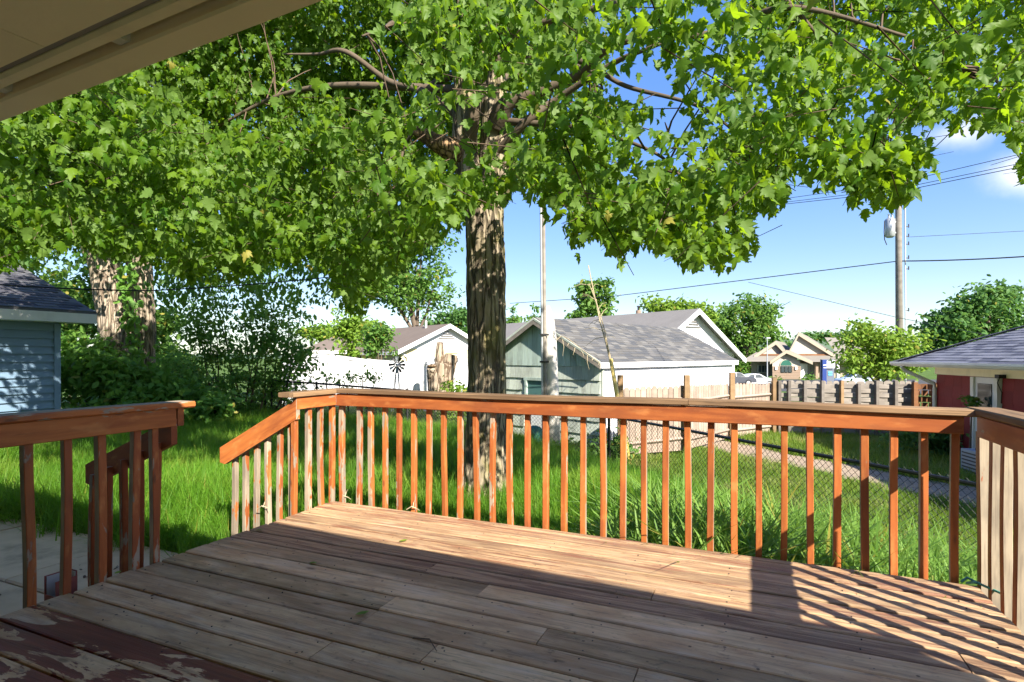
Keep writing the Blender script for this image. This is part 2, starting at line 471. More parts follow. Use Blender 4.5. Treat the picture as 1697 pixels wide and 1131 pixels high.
def m_dirt():
    n = NT('bare earth and gravel')
    v = n.vec((1, 1, 1), False)
    b = n.noise(v, 14.0, 6, .65); a = n.noise(v, 1.5, 4)
    c = n.mix(n.ramp(b, .3, .7), (.25, .19, .135), (.36, .29, .215))
    c = n.mix(n.ramp(a, .55, .72), c, (.11, .12, .045))
    return n.finish(c, .95, b, .7, .02, .1)


M['ground'] = m_ground()
M['dirt'] = m_dirt()


# ------------------------------------------------------------------ mesh helpers
class G:
    """collects verts and faces"""
    def __init__(self): self.v, self.f, self.n = [], [], 0

    def add(self, V, Fc, mat=None):
        V = np.asarray(V, float)
        if mat is not None:
            m = np.array(mat); V = V @ m[:3, :3].T + m[:3, 3]
        self.v.append(V)
        self.f += [tuple(int(i) + self.n for i in q) for q in Fc]
        self.n += len(V); return self

    def box(self, c, s, rot=None):
        x, y, z = s[0] / 2, s[1] / 2, s[2] / 2
        V = [(-x, -y, -z), (x, -y, -z), (x, y, -z), (-x, y, -z), (-x, -y, z), (x, -y, z), (x, y, z), (-x, y, z)]
        m = Matrix.Translation(c) @ (rot.to_4x4() if rot is not None else Matrix())
        return self.add(V, BOXF, m)

    def bar(self, L, w_, h, ch=.004, mat=None, segs=1, warp=None):
        """chamfered bar along x, centred"""
        y, z = w_ / 2, h / 2
        prof = [(-y + ch, -z), (y - ch, -z), (y, -z + ch), (y, z - ch), (y - ch, z), (-y + ch, z), (-y, z - ch), (-y, -z + ch)]
        V, Fc = [], []
        for i in range(segs + 1):
            x = -L / 2 + L * i / segs
            oy, oz = warp(x) if warp else (0, 0)
            V += [(x, p[0] + oy, p[1] + oz) for p in prof]
        for i in range(segs):
            for k in range(8):
                a, b = i * 8 + k, i * 8 + (k + 1) % 8
                Fc.append((a, a + 8, b + 8, b))
        Fc.append(tuple(range(8))); Fc.append(tuple(range(segs * 8 + 7, segs * 8 - 1, -1)))
        return self.add(V, Fc, mat)

    def tube(self, pts, rad, ns=8, cap=True):
        P = [Vector(p) for p in pts]; n = len(P)
        if not hasattr(rad, '__len__'): rad = [rad] * n
        V, Fc = [], []
        up = None
        for i in range(n):
            t = (P[min(i + 1, n - 1)] - P[max(i - 1, 0)]).normalized()
            if up is None: up = Vector((1, 0, 0)) if abs(t.x) < .8 else Vector((0, 1, 0))
            a = (up - t * up.dot(t)).normalized(); b = t.cross(a); up = a
            for k in range(ns):
                q = 2 * math.pi * k / ns
                V.append(P[i] + (a * math.cos(q) + b * math.sin(q)) * rad[i])
        for i in range(n - 1):
            for k in range(ns):
                Fc.append((i * ns + k, i * ns + (k + 1) % ns, (i + 1) * ns + (k + 1) % ns, (i + 1) * ns + k))
        if cap:
            Fc.append(tuple(range(ns - 1, -1, -1))); Fc.append(tuple(range((n - 1) * ns, n * ns)))
        return self.add([tuple(v) for v in V], Fc)

    def prism(self, poly, off):
        """polygon of 3-D points extruded by a vector"""
        n = len(poly); o = Vector(off)
        V = [tuple(Vector(p)) for p in poly] + [tuple(Vector(p) + o) for p in poly]
        Fc = [tuple(range(n - 1, -1, -1)), tuple(range(n, 2 * n))] + [(i, (i + 1) % n, n + (i + 1) % n, n + i) for i in range(n)]
        return self.add(V, Fc)

    def mesh(self, name, mat, smooth=False, org=None):
        V = np.concatenate(self.v)
        if org is not None: V = V - np.array(org)
        me = bpy.data.meshes.new(name)
        me.from_pydata(V.tolist(), [], self.f)
        fix(me, mat, smooth); return me


BOXF = [(0, 3, 2, 1), (4, 5, 6, 7), (0, 1, 5, 4), (1, 2, 6, 5), (2, 3, 7, 6), (3, 0, 4, 7)]


def fix(me, mat, smooth):
    import bmesh
    if len(me.polygons) < 60000:
        bm = bmesh.new(); bm.from_mesh(me); bmesh.ops.recalc_face_normals(bm, faces=bm.faces); bm.to_mesh(me); bm.free()
    if smooth: me.polygons.foreach_set('use_smooth', [True] * len(me.polygons))
    if mat is not None: me.materials.append(mat)
    me.update()


def mesh_np(name, V, Fc, mat, smooth=False):
    """V (n,3); Fc (m,k) uniform polygons"""
    me = bpy.data.meshes.new(name)
    m, k = Fc.shape
    me.vertices.add(len(V)); me.vertices.foreach_set('co', V.astype(np.float32).ravel())
    me.loops.add(m * k); me.loops.foreach_set('vertex_index', Fc.astype(np.int32).ravel())
    me.polygons.add(m); me.polygons.foreach_set('loop_start', np.arange(0, m * k, k, dtype=np.int32))
    if smooth: me.polygons.foreach_set('use_smooth', np.ones(m, bool))
    me.update(calc_edges=True); me.validate()
    if mat is not None: me.materials.append(mat)
    return me


WM = {}


def link(o, parent=None, mw=None):
    mw = mw if mw is not None else Matrix()
    COL.objects.link(o)
    if parent is not None:
        o.parent = parent
        o.matrix_basis = WM[parent.name].inverted() @ mw
    else:
        o.matrix_basis = mw
    WM[o.name] = mw.copy(); return o


def obj(name, me, parent=None, mw=None, label=None):
    o = bpy.data.objects.new(name, me); link(o, parent, mw)
    if label: o['label'] = label
    return o


def thing(name, label, cat, loc, group=None):
    o = bpy.data.objects.new(name, None); o.empty_display_size = .1
    link(o, None, Matrix.Translation(loc)); return tag(o, label, cat, group)


def tag(o, label, cat, group=None):
    o['label'] = label; o['category'] = cat
    if group: o['group'] = group
    return o


def part(name, g, mat, parent, mw=None, smooth=False, label=None, kind=None):
    """g in world coordinates when mw is None, else in mw's local coordinates"""
    if mw is None:
        V = np.concatenate(g.v)
        c = (V.min(0) + V.max(0)) / 2
        mw = Matrix.Translation(c); me = g.mesh(name, mat, smooth, c)
    else:
        me = g.mesh(name, mat, smooth)
    o = obj(name, me, parent, mw, label)
    if kind: o['kind'] = kind
    return o


def struct(name, g, mat, smooth=False):
    o = part(name, g, mat, None, None, smooth); o['kind'] = 'structure'; return o


def frame(o, x, y, z):
    """matrix from origin and axes"""
    m = Matrix.Identity(4)
    for i, a in enumerate((x, y, z)):
        a = Vector(a).normalized()
        for j in range(3): m[j][i] = a[j]
    for j in range(3): m[j][3] = o[j]
    return m


def pieces(name, root, items, me, mat_tpl, limit=300, cam_pos=Vector((0, 0, CH))):
    """alike pieces: the nearest `limit` as objects sharing mesh data, the rest joined as stuff"""
    V0 = np.empty(len(me.vertices) * 3); me.vertices.foreach_get('co', V0); V0 = V0.reshape(-1, 3)
    items = sorted(items, key=lambda m: (m.translation - cam_pos).length)
    for m in items[:limit]: obj(name, me, root, m)
    if len(items) > limit:
        g = G(); fs = [tuple(p.vertices) for p in me.polygons]
        for m in items[limit:]: g.add(V0, fs, m)
        part(name + '_rest', g, mat_tpl, root, kind='stuff')


def rot_mats(yaw, pitch, roll, scale):
    """batch of rotation matrices Rz(yaw) Ry(pitch) Rx(roll) * scale"""
    cy, sy, cp, sp, cr, sr = np.cos(yaw), np.sin(yaw), np.cos(pitch), np.sin(pitch), np.cos(roll), np.sin(roll)
    R = np.empty((len(yaw), 3, 3))
    R[:, 0, 0] = cy * cp; R[:, 0, 1] = cy * sp * sr - sy * cr; R[:, 0, 2] = cy * sp * cr + sy * sr
    R[:, 1, 0] = sy * cp; R[:, 1, 1] = sy * sp * sr + cy * cr; R[:, 1, 2] = sy * sp * cr - cy * sr
    R[:, 2, 0] = -sp; R[:, 2, 1] = cp * sr; R[:, 2, 2] = cp * cr
    return R * np.asarray(scale)[:, None, None]


def scatter(tv, tf, R, P):
    """join transformed copies of a template (tv, tf uniform) -> V, F"""
    n = len(P); k = len(tv)
    V = np.einsum('nij,kj->nki', R, tv) + P[:, None, :]
    Fc = tf[None] + (np.arange(n) * k)[:, None, None]
    return V.reshape(-1, 3), Fc.reshape(-1, tf.shape[1])


# ------------------------------------------------------------------ ground
def build_ground():
    radii = np.concatenate([[0], np.geomspace(.6, 60, 70), np.geomspace(70, 6000, 16)])
    na = 128
    V = [(0, 0, gz(0, 0))]; Fc = []
    for r in radii[1:]:
        a = np.arange(na) * 2 * np.pi / na
        x, y = r * np.cos(a), r * np.sin(a)
        z = ground_z(x, y) + (fbm(np.stack([x * .8, y * .8, 0 * x], -1), 3) - .47) * .10 * (r > 1) * (r < 60)
        V += list(zip(x, y, z))
    for k in range(na): Fc.append((0, 1 + k, 1 + (k + 1) % na))
    for i in range(len(radii) - 2):
        for k in range(na):
            a, b = 1 + i * na + k, 1 + i * na + (k + 1) % na
            Fc.append((a, a + na, b + na, b))
    g = G(); g.add(V, Fc); o = struct('ground', g, M['ground'], True)
    # bare path beyond the chain link fence
    P = [(4.6, 16.0), (5.4, 13.5), (6.6, 10.8), (7.5, 8.8), (8.0, 7.0), (8.2, 4.0)]
    n = 26; V, Fc = [], []
    for i in range(n):
        t = i / (n - 1) * (len(P) - 1); k = min(int(t), len(P) - 2); u = t - k
        x = P[k][0] + (P[k + 1][0] - P[k][0]) * u; y = P[k][1] + (P[k + 1][1] - P[k][1]) * u
        for s in np.linspace(-1, 1, 7):
            wob = .75 + .2 * math.sin(i * 1.3 + s * 2)
            X, Y = x + s * wob * .95, y + s * wob * .3
            V.append((X, Y, gz(X, Y) + .055 - .05 * s ** 2))
    for i in range(n - 1):
        for k in range(6): Fc.append((i * 7 + k, i * 7 + k + 1, i * 7 + k + 8, i * 7 + k + 7))
    g = G(); g.add(V, Fc); struct('dirt_path', g, M['dirt'], True)
    g = G(); g.add([(4, 45, -1.95), (60, 45, -1.95), (75, 74, -2.02), (4, 74, -2.02)], [(0, 1, 2, 3)]); struct('parking_lot', g, M['asphalt'])
    # far wooded hill
    g = G(); V, Fc = [], []
    nx = 60
    for j, (dy, hh) in enumerate(((0, 0), (60, .8), (120, 1), (260, .7), (420, 0))):
        for i in range(nx):
            x = -500 + 1300 * i / (nx - 1)
            hgt = 17 * math.exp(-((x - 260) / 170) ** 2) + 5 + 2.5 * math.sin(i * .9) * .5
            V.append((x, 480 + dy, -3 + hgt * hh))
    for j in range(4):
        for i in range(nx - 1): Fc.append((j * nx + i, j * nx + i + 1, (j + 1) * nx + i + 1, (j + 1) * nx + i))
    g.add(V, Fc); struct('hill', g, M['hillgreen'], True)


build_ground()

# ------------------------------------------------------------------ patio slab (left of the deck)
def build_patio():
    root = thing('patio', 'worn concrete patio slab beside the deck at the lower left', 'patio', D(-5, 1, -.5))
    rs = [-9.2, -7.6, -6.1, -4.75, -3.12]; vs = [-2.0, .1, 1.25, 2.1, 2.95]
    for i in range(4):
        for j in range(4):
            r0, r1, v0, v1 = rs[i] + .008, rs[i + 1] - .008, vs[j] + .008, vs[j + 1] - .008
            m = frame(D((r0 + r1) / 2, (v0 + v1) / 2, -.45 + random.uniform(-.008, .008)), (RX, RY, 0), (VX, VY, 0), (0, 0, 1))
            g = G(); g.bar(r1 - r0, v1 - v0, .11, .012)
            part('slab', g, M['concrete'], root, m)


build_patio()

# ------------------------------------------------------------------ deck
BW, B0 = .1484, 1.4646
RL, RR, VF = -3.05, 1.03, 3.455


def build_deck():
    root = thing('deck', 'weathered wooden plank deck with flaking red paint', 'deck', D(-1, 2, 0))
    joints = {}
    for px, py in ((1079, 993), (709, 944), (793, 985), (654, 991), (626, 1012), (906, 1044), (548, 1066), (717, 1077), (1612, 1115), (757, 862), (1057, 1110)):
        r, v = rv(px, py)
        joints.setdefault(int(math.floor((v - B0) / BW)), []).append(r)
    rows = list(range(-13, 14))
    for m in rows:
        v0 = B0 + m * BW; v1 = v0 + BW
        if m == 13: v1 = VF
        js = sorted(joints.get(m, []))
        if m < -1: js = [random.uniform(-2, 0)]
        ends = [RL] + js + [RR]
        for k in range(len(ends) - 1):
            a, b = ends[k], ends[k + 1]
            if k == 0: a += random.uniform(-.006, .012)
            if k > 0: a += .002
            if k < len(ends) - 2: b -= .002
            L = b - a
            gap = random.uniform(.009, .015)
            wv = v1 - v0 - gap
            ph, am = random.uniform(0, 6), random.uniform(.0005, .0022)
            g = G()
            g.bar(L, wv, .036, .005, None, max(2, int(L / .3)), lambda x: (am * math.sin(x * 2.1 + ph), am * math.sin(x * 1.3 + ph * 2)))
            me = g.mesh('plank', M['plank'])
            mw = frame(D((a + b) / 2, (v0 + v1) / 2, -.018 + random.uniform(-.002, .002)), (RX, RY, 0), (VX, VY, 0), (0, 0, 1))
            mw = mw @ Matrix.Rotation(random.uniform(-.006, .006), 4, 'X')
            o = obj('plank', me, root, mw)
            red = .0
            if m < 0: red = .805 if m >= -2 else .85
            elif m >= 9: red = random.uniform(.60, .72)  # paint remnants, raised also to darken the sunlit rows
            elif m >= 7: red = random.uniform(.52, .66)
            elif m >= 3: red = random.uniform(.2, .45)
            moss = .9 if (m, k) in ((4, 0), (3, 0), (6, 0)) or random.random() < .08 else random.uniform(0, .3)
            rot = .95 if m in (7,) else (random.uniform(.65, .9) if m >= 8 else random.uniform(0, .3))  # front rows: wear, plus darker colour that holds down the sun on them
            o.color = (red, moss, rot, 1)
    for (a, b) in (((RL, VF + .019), (RR, VF + .019)), ((RL + .03, -.8), (RL + .03, VF - .02)), ((RR - .03, -.8), (RR - .03, VF - .02))):
        p, q = D(*a), D(*b); L = (q - p).length; x = (q - p).normalized()
        g = G(); g.bar(L, .036, .22, .004)
        part('rim_joist', g, M['joist'], root, frame((p + q) / 2 + Vector((0, 0, -.152)), x, Vector((-x.y, x.x, 0)), (0, 0, 1)))
    for r in (-2.6, -1.6, -.6, .4):
        p, q = D(r, -.8), D(r, VF - .03)
        x = (q - p).normalized(); g = G(); g.bar((q - p).length, .036, .18, .003)
        part('joist', g, M['joist'], root, frame((p + q) / 2 + Vector((0, 0, -.13)), x, Vector((-x.y, x.x, 0)), (0, 0, 1)))
    for r, v in ((-2.9, 3.3), (-1, 3.3), (.95, 3.3), (.95, 1.5), (-2.9, 1.5)):
        g = G(); p = D(r, v, 0); b = gz(p.x, p.y) - .1
        g.box((p.x, p.y, (b - .23) / 2), (.09, .09, -.23 - b))
        part('support_post', g, M['joist'], root)


build_deck()

# ------------------------------------------------------------------ railings
CAPZ = .885


def baluster(root, r, v, z0, z1, inward, cov, tint, sz=.036, wob=.004, side=None):
    """inward: unit vector pointing to the inner (stained) side"""
    iv = Vector(inward)
    L = z1 - z0
    ph, am = random.uniform(0, 6), random.uniform(.2, 1) * wob
    g = G()
    g.bar(L, sz * random.uniform(.94, 1.06), sz * random.uniform(.94, 1.06), .003, None, 8,
          lambda x: (am * math.sin(x * 5 + ph), am * math.sin(x * 4.1 + ph * 2)))
    me = g.mesh('baluster', M['stain'])
    p = D(r, v, (z0 + z1) / 2)
    x = Vector((0, 0, 1)); y = -iv
    mw = frame(p, x, y, x.cross(y)) @ Matrix.Rotation(random.uniform(-.006, .006), 4, 'Y') @ Matrix.Rotation(random.uniform(-.05, .05), 4, 'X')
    o = obj('baluster', me, root, mw)
    o.color = (cov, (random.uniform(.12, .4) * min(1, cov + .2)) if side is None else side + random.uniform(-.12, .12), tint, 1)
    return o


def member(name, root, p, q, w_, h, inward, col, ch=.005, roll=0.0, warp=.0, drop=0, segs=10, mat='stain'):
    """a rail board from p to q; h vertical, w_ across"""
    p, q = Vector(p), Vector(q)
    x = (q - p).normalized(); y = -Vector(inward); z = x.cross(y)
    if z.z < 0: x = -x; z = x.cross(y)
    y = z.cross(x)
    ph = random.uniform(0, 6); L = (q - p).length
    g = G(); g.bar(L, w_, h, ch, None, segs, (lambda t: (warp * math.sin(t * 1.7 + ph), warp * math.sin(t * 2.3 + ph) - drop * (t / L) ** 2)))
    o = obj(name, g.mesh(name, M[mat]), root, frame((p + q) / 2, x, y, z))
    o.color = (*col, 1); return o


r_in_front = -Vector((VX, VY, 0))          # inner side of the front railing faces the house
r_in_left = Vector((RX, RY, 0))
r_in_right = -Vector((RX, RY, 0))


def build_nails():
    root = bpy.data.objects['deck']
    g = G()
    for m in range(-3, 14):
        v0 = B0 + m * BW
        for r in (-2.98, -2.6, -2.1, -1.6, -1.1, -.6, -.1, .4, .9):
            for dv in (.03, .112):
                if m == 13 and dv > .05: continue
                p = D(r + random.uniform(-.012, .012), v0 + dv + random.uniform(-.006, .006), .0)
                g.tube([p + Vector((0, 0, -.004)), p + Vector((0, 0, .0012))], .0034, 6)
    part('nails', g, M['blackmetal'], root, kind='stuff')


build_nails()


def build_railings():
    # long front railing
    root = thing('deck_railing', 'long orange stained railing along the front of the deck', 'railing', D(-1, VF, 0))
    us = [-2.721 + .1313 * (i - 1) for i in range(30)]
    us[0] = -2.835
    for i, u in enumerate(us):
        f = i / 29
        cov = .97 if f > .35 else (.85 if i > 1 else .6)
        if i in (6, 7, 9): cov = .66
        baluster(root, u, VF + .056, -.16, CAPZ - .12, r_in_front, min(1, cov + random.uniform(-.08, .08)), random.uniform(.0, .9) * (.5 if f > .5 else .7), side=.72 if f < .45 else .35)
    member('rail_board', root, D(RL + .03, VF + .019, CAPZ - .084), D(RR - .05, VF + .019, CAPZ - .084), .036, .095, r_in_front, (.93, .5, .45), .004, 0, .002)
    member('cap_board', root, D(RL - .06, VF + .05, CAPZ - .018), D(-.35, VF + .05, CAPZ - .018), .135, .035, r_in_front, (.62, .5, .9), .006, 0, .004, mat='cap')
    member('cap_board', root, D(-.347, VF + .05, CAPZ - .018), D(RR + .02, VF + .05, CAPZ - .019), .135, .035, r_in_front, (.5, .32, .9), .006, 0, .004, mat='cap')
    baluster(root, RL + .045, VF + .056, -.16, CAPZ - .12, r_in_front, .6, .3, .04, side=.5)
    # right railing
    root = thing('deck_railing', 'railing on the right end of the deck, nearest the red house', 'railing', D(RR, 1.5, 0))
    vs = [3.405 - .139 * i for i in range(0, 32)]
    baluster(root, RR + .045, VF + .056, -.16, CAPZ - .12, r_in_right, .95, .9, .045)
    for i, v in enumerate(vs):
        if v < -.7: break
        baluster(root, RR + .056, v, -.16, CAPZ - .12, r_in_right, random.uniform(.8, 1), random.uniform(.3, .9), .039, side=.36)
    member('rail_board', root, D(RR + .019, -.75, CAPZ - .09), D(RR + .019, VF + .0, CAPZ - .09), .036, .105, r_in_right, (.95, .3, .7), .004, 0, .002)
    member('cap_board', root, D(RR + .055, -.75, CAPZ - .022), D(RR + .055, VF + .115, CAPZ - .016), .14, .036, r_in_right, (.2, .05, .8), .007, 0, .004, mat='cap')
    # left railing beside the steps, near the house
    root = thing('deck_railing', 'left deck railing with peeling orange stain, above the concrete patio', 'railing', D(RL, 1, 0))
    for v in (-.55, -.4, -.25, -.1, .06, .22, .38, .54, .7, .85, 1.0, 1.155, 1.31, 1.445, 1.598, 1.753, 1.925, 2.03):
        baluster(root, RL - .01, v, -.10, CAPZ - .12, r_in_left, random.uniform(.72, .98), random.uniform(.2, .9), .038, .005)
    member('rail_board', root, D(RL + .015, -.75, CAPZ - .088), D(RL + .015, 2.13, CAPZ - .088), .036, .105, r_in_left, (.86, .6, .0), .004, 0, .002)
    member('cap_board', root, D(RL - .02, -.75, CAPZ - .018), D(RL - .02, 2.235, CAPZ - .018), .145, .036, r_in_left, (.75, .35, .15), .008, 0, .002)
    member('end_block', root, D(RL - .045, 2.16, CAPZ - .088), D(RL + .03, 2.16, CAPZ - .088), .036, .1, Vector((VX, VY, 0)), (.9, .9, .3), .004, segs=2)
    # short far-left railing
    root = thing('deck_railing', 'short railing between the steps and the far left deck corner', 'railing', D(RL, 3.2, 0))
    for k, v in enumerate((3.06, 3.20, 3.33, 3.455)):
        baluster(root, RL - .01, v, -.10, CAPZ - .10, r_in_left, (.75, .6, .7, .65)[k], .3, .038, .007, side=(.62, .45, .6, .55)[k])
    member('rail_board', root, D(RL + .015, 3.04, CAPZ - .082), D(RL + .015, VF - .002, CAPZ - .082), .036, .088, r_in_left, (.8, .4, .2), .004, segs=3)
    member('cap_board', root, D(RL - .02, 2.99, CAPZ - .017), D(RL - .02, VF - .02, CAPZ - .017), .145, .034, r_in_left, (.3, .05, .3), .005, segs=3, mat='cap')
    # stair handrails, falling away to the left
    for name, lab, v, r1, ztop0, ztop1, cov, inn, dk in (
            ('stair_handrail', 'sloping bright orange handrail on the far side of the deck steps', 3.055, -3.80, .835, .435, .95, -Vector((VX, VY, 0)), .05),
            ('stair_handrail', 'dark sloping handrail on the near side of the deck steps', 2.12, -3.82, .79, .47, .95, Vector((VX, VY, 0)), .95)):
        root = thing(name, lab, 'handrail', D(-3.4, v, -.45))
        hh = .125
        s = (ztop1 - ztop0) / (r1 + 3.02)
        g = G()
        a0, a1 = D(-3.02, v, 0), D(r1, v, 0)
        th = Vector((VX, VY, 0)) * .036
        poly = [a0 + Vector((0, 0, ztop0)), a1 + Vector((0, 0, ztop1)), a1 + Vector((0, 0, ztop1 - .115)), a1 * .93 + a0 * .07 + Vector((0, 0, ztop1 - .125)), a0 + Vector((0, 0, ztop0 - hh - .02))]
        mid = (a0 + a1) / 2
        X = (a1 - a0 + Vector((0, 0, ztop1 - ztop0))).normalized(); Y = -inn; X = X if X.cross(Y).z > 0 else -X
        mw = frame(mid + Vector((0, 0, .6)), X, Y, X.cross(Y)); inv = mw.inverted()
        g.prism([inv @ (p - th / 2) for p in poly], inv.to_3x3() @ th)
        o = obj('rail_board', g.mesh('rail_board', M['stain']), root, mw); o.color = (cov, .9 if dk > .5 else .5, dk, 1)
        n = 6 if dk < .5 else 5
        for k in range(n):
            r = -3.07 - (k + .4) * (abs(r1) - 3.1) / n
            zt = ztop0 + s * (r + 3.02) - .125 + .03
            baluster(root, r, v + (.036 if inn.dot(Vector((VX, VY, 0))) < 0 else -.036), -.36, zt, inn if dk < .5 else Vector((RX, RY, 0)), .42 if dk < .5 else .85, .2 if dk < .5 else .9, .036, .008, side=.6 if dk < .5 else .62)
    # steps
    root = thing('deck_steps', 'two wooden steps leading down from the deck to the grass', 'steps', D(-3.4, 2.6, -.45))
    for k in range(2):
        for j in range(2):
            g = G(); g.bar(.80, .135, .036, .004)
            part('tread', g, M['joist'], root, frame(D(-3.16 - .29 * k - .142 * j, 2.59, -.17 - .165 * k), (VX, VY, 0), (-RX, -RY, 0), (0, 0, 1)))
    for v in (2.21, 2.97):
        poly = [D(-3.09, v, -.08), D(-3.76, v, -.40), D(-3.76, v, -.5), D(-3.09, v, -.36)]
        g = G(); g.prism(poly, Vector((VX, VY, 0)) * .03); part('stringer', g, M['joist'], root)


build_railings()


# ------------------------------------------------------------------ our own house: eave overhead, wall behind the camera
def build_house():
    root = thing('house', 'cream house eave with soffit overhanging the deck, upper left corner', 'house', Vector((-2 * RX - .9 * VX, -2 * RY - .9 * VY, -.5)))
    rl, rr, ve = -9.0, 3.05, 1.045
    zb = 1.954
    ta = TH + .043
    hr, hv = Vector((math.cos(ta), -math.sin(ta), 0)), Vector((math.sin(ta), math.cos(ta), 0))
    X, Y, Z = tuple(hr), tuple(hv), (0, 0, 1)
    piv = Vector((-2.385 * RX + 1.045 * VX, -2.385 * RY + 1.045 * VY, 0))

    def D(r, v, z=0.0):
        return piv + hr * (r + 2.385) + hv * (v - 1.045) + Vector((0, 0, z))

    def bx(name, r0, r1, v0, v1, z0, z1, mat, ch=.004, label=None):
        g = G(); g.bar(r1 - r0, v1 - v0, z1 - z0, ch)
        return part(name, g, M[mat], root, frame(D((r0 + r1) / 2, (v0 + v1) / 2, (z0 + z1) / 2), X, Y, Z), label=label)
    bx('fascia_board', rl, rr, .963, ve, zb, zb + .15, 'cream', .006)
    bx('recess_board', rl, rr, .90, .9625, zb + .045, zb + .07, 'dirtyledge', .002)
    bx('trim_board', rl, rr, .884, .927, zb - .006, zb + .03, 'cream', .008)
    bx('gap_strip', rl, rr, .866, .8835, zb + .004, zb + .034, 'greygap', .002)
    for r in np.arange(-8.8, 3.0, .61):
        r += -.02
        bx('rafter_block', r - .02, r + .02, .9275, .9625, zb + .012, zb + .044, 'trimw', .003)
    for r0 in np.arange(rl, rr - .1, 2.44):
        bx('soffit_panel', r0 + .002, min(r0 + 2.438, rr), -.9, .8655, zb, zb + .012, 'soffit', .001)
    # roof: slopes up from the fascia to a ridge behind the camera
    g = G()
    for (v0, z0, v1, z1) in ((ve + .06, zb + .12, -3.6, 3.55), (-8.0, 2.05, -3.6, 3.552)):
        a, b, c, d = D(rl - .2, v0, z0), D(rr, v0, z0), D(rr, v1, z1), D(rl - .2, v1, z1)
        g.prism([a, b, c, d], (0, 0, .07))
    part('roof', g, M['shed_shingle'], root)
    bx('wall', rl + .2, rr - .1, -1.05, -.92, -.6, zb - .002, 'cream')
    bx('wall', rl + .2, rr - .1, -7.4, -7.25, -.6, zb + .1, 'cream')
    for r in (rl + .2, rr - .25):
        g = G(); p = [D(r, -1.055, -.6), D(r, -7.245, -.6), D(r, -7.245, 2.1), D(r, -3.6, 3.45), D(r, -1.055, 2.1)]
        g.prism(p, Vector(X) * .14); part('gable_wall', g, M['cream'], root)


build_house()


# ------------------------------------------------------------------ shingled roof helper
def shingle_mesh(name, w_, exposure, mat, t=.012):
    """one tab: x across, y up the slope, z off the roof; origin at lower edge centre"""
    g = G(); ov = exposure * .35
    V = [(-w_ / 2, 0, 0), (w_ / 2, 0, 0), (w_ / 2, exposure + ov, -t * .6), (-w_ / 2, exposure + ov, -t * .6),
         (-w_ / 2, 0, t), (w_ / 2, 0, t), (w_ / 2, exposure + ov, .001), (-w_ / 2, exposure + ov, .001)]
    g.add(V, BOXF)
    return g.mesh(name, mat)


def shingles(root, e0, e1, up, slope_len, inside, mat, w_=.30, ex=.14, limit=300, lift=.004):
    """e0-e1 the eave edge, up the unit vector up the slope; inside(s, t, L) says if a tab belongs"""
    e0, e1, up = Vector(e0), Vector(e1), Vector(up).normalized()
    x = (e1 - e0).normalized(); L = (e1 - e0).length; n = x.cross(up)
    if n.z < 0: x = -x; e0, e1 = e1, e0; n = x.cross(up)
    items = []; me = shingle_mesh('shingle', w_ - .006, ex, mat)
    for j in range(int(slope_len / ex)):
        off = (j * .37) % 1 * w_
        for i in range(-1, int(L / w_) + 1):
            s = i * w_ + off + w_ / 2
            t = j * ex
            if s - w_ / 2 < -.02 or s + w_ / 2 > L + .02 or not inside(s, t, L): continue
            items.append(frame(e0 + x * s + up * t + n * (lift + random.uniform(0, .003)), x, up, n))
    pieces('shingle', root, items, me, mat, limit)


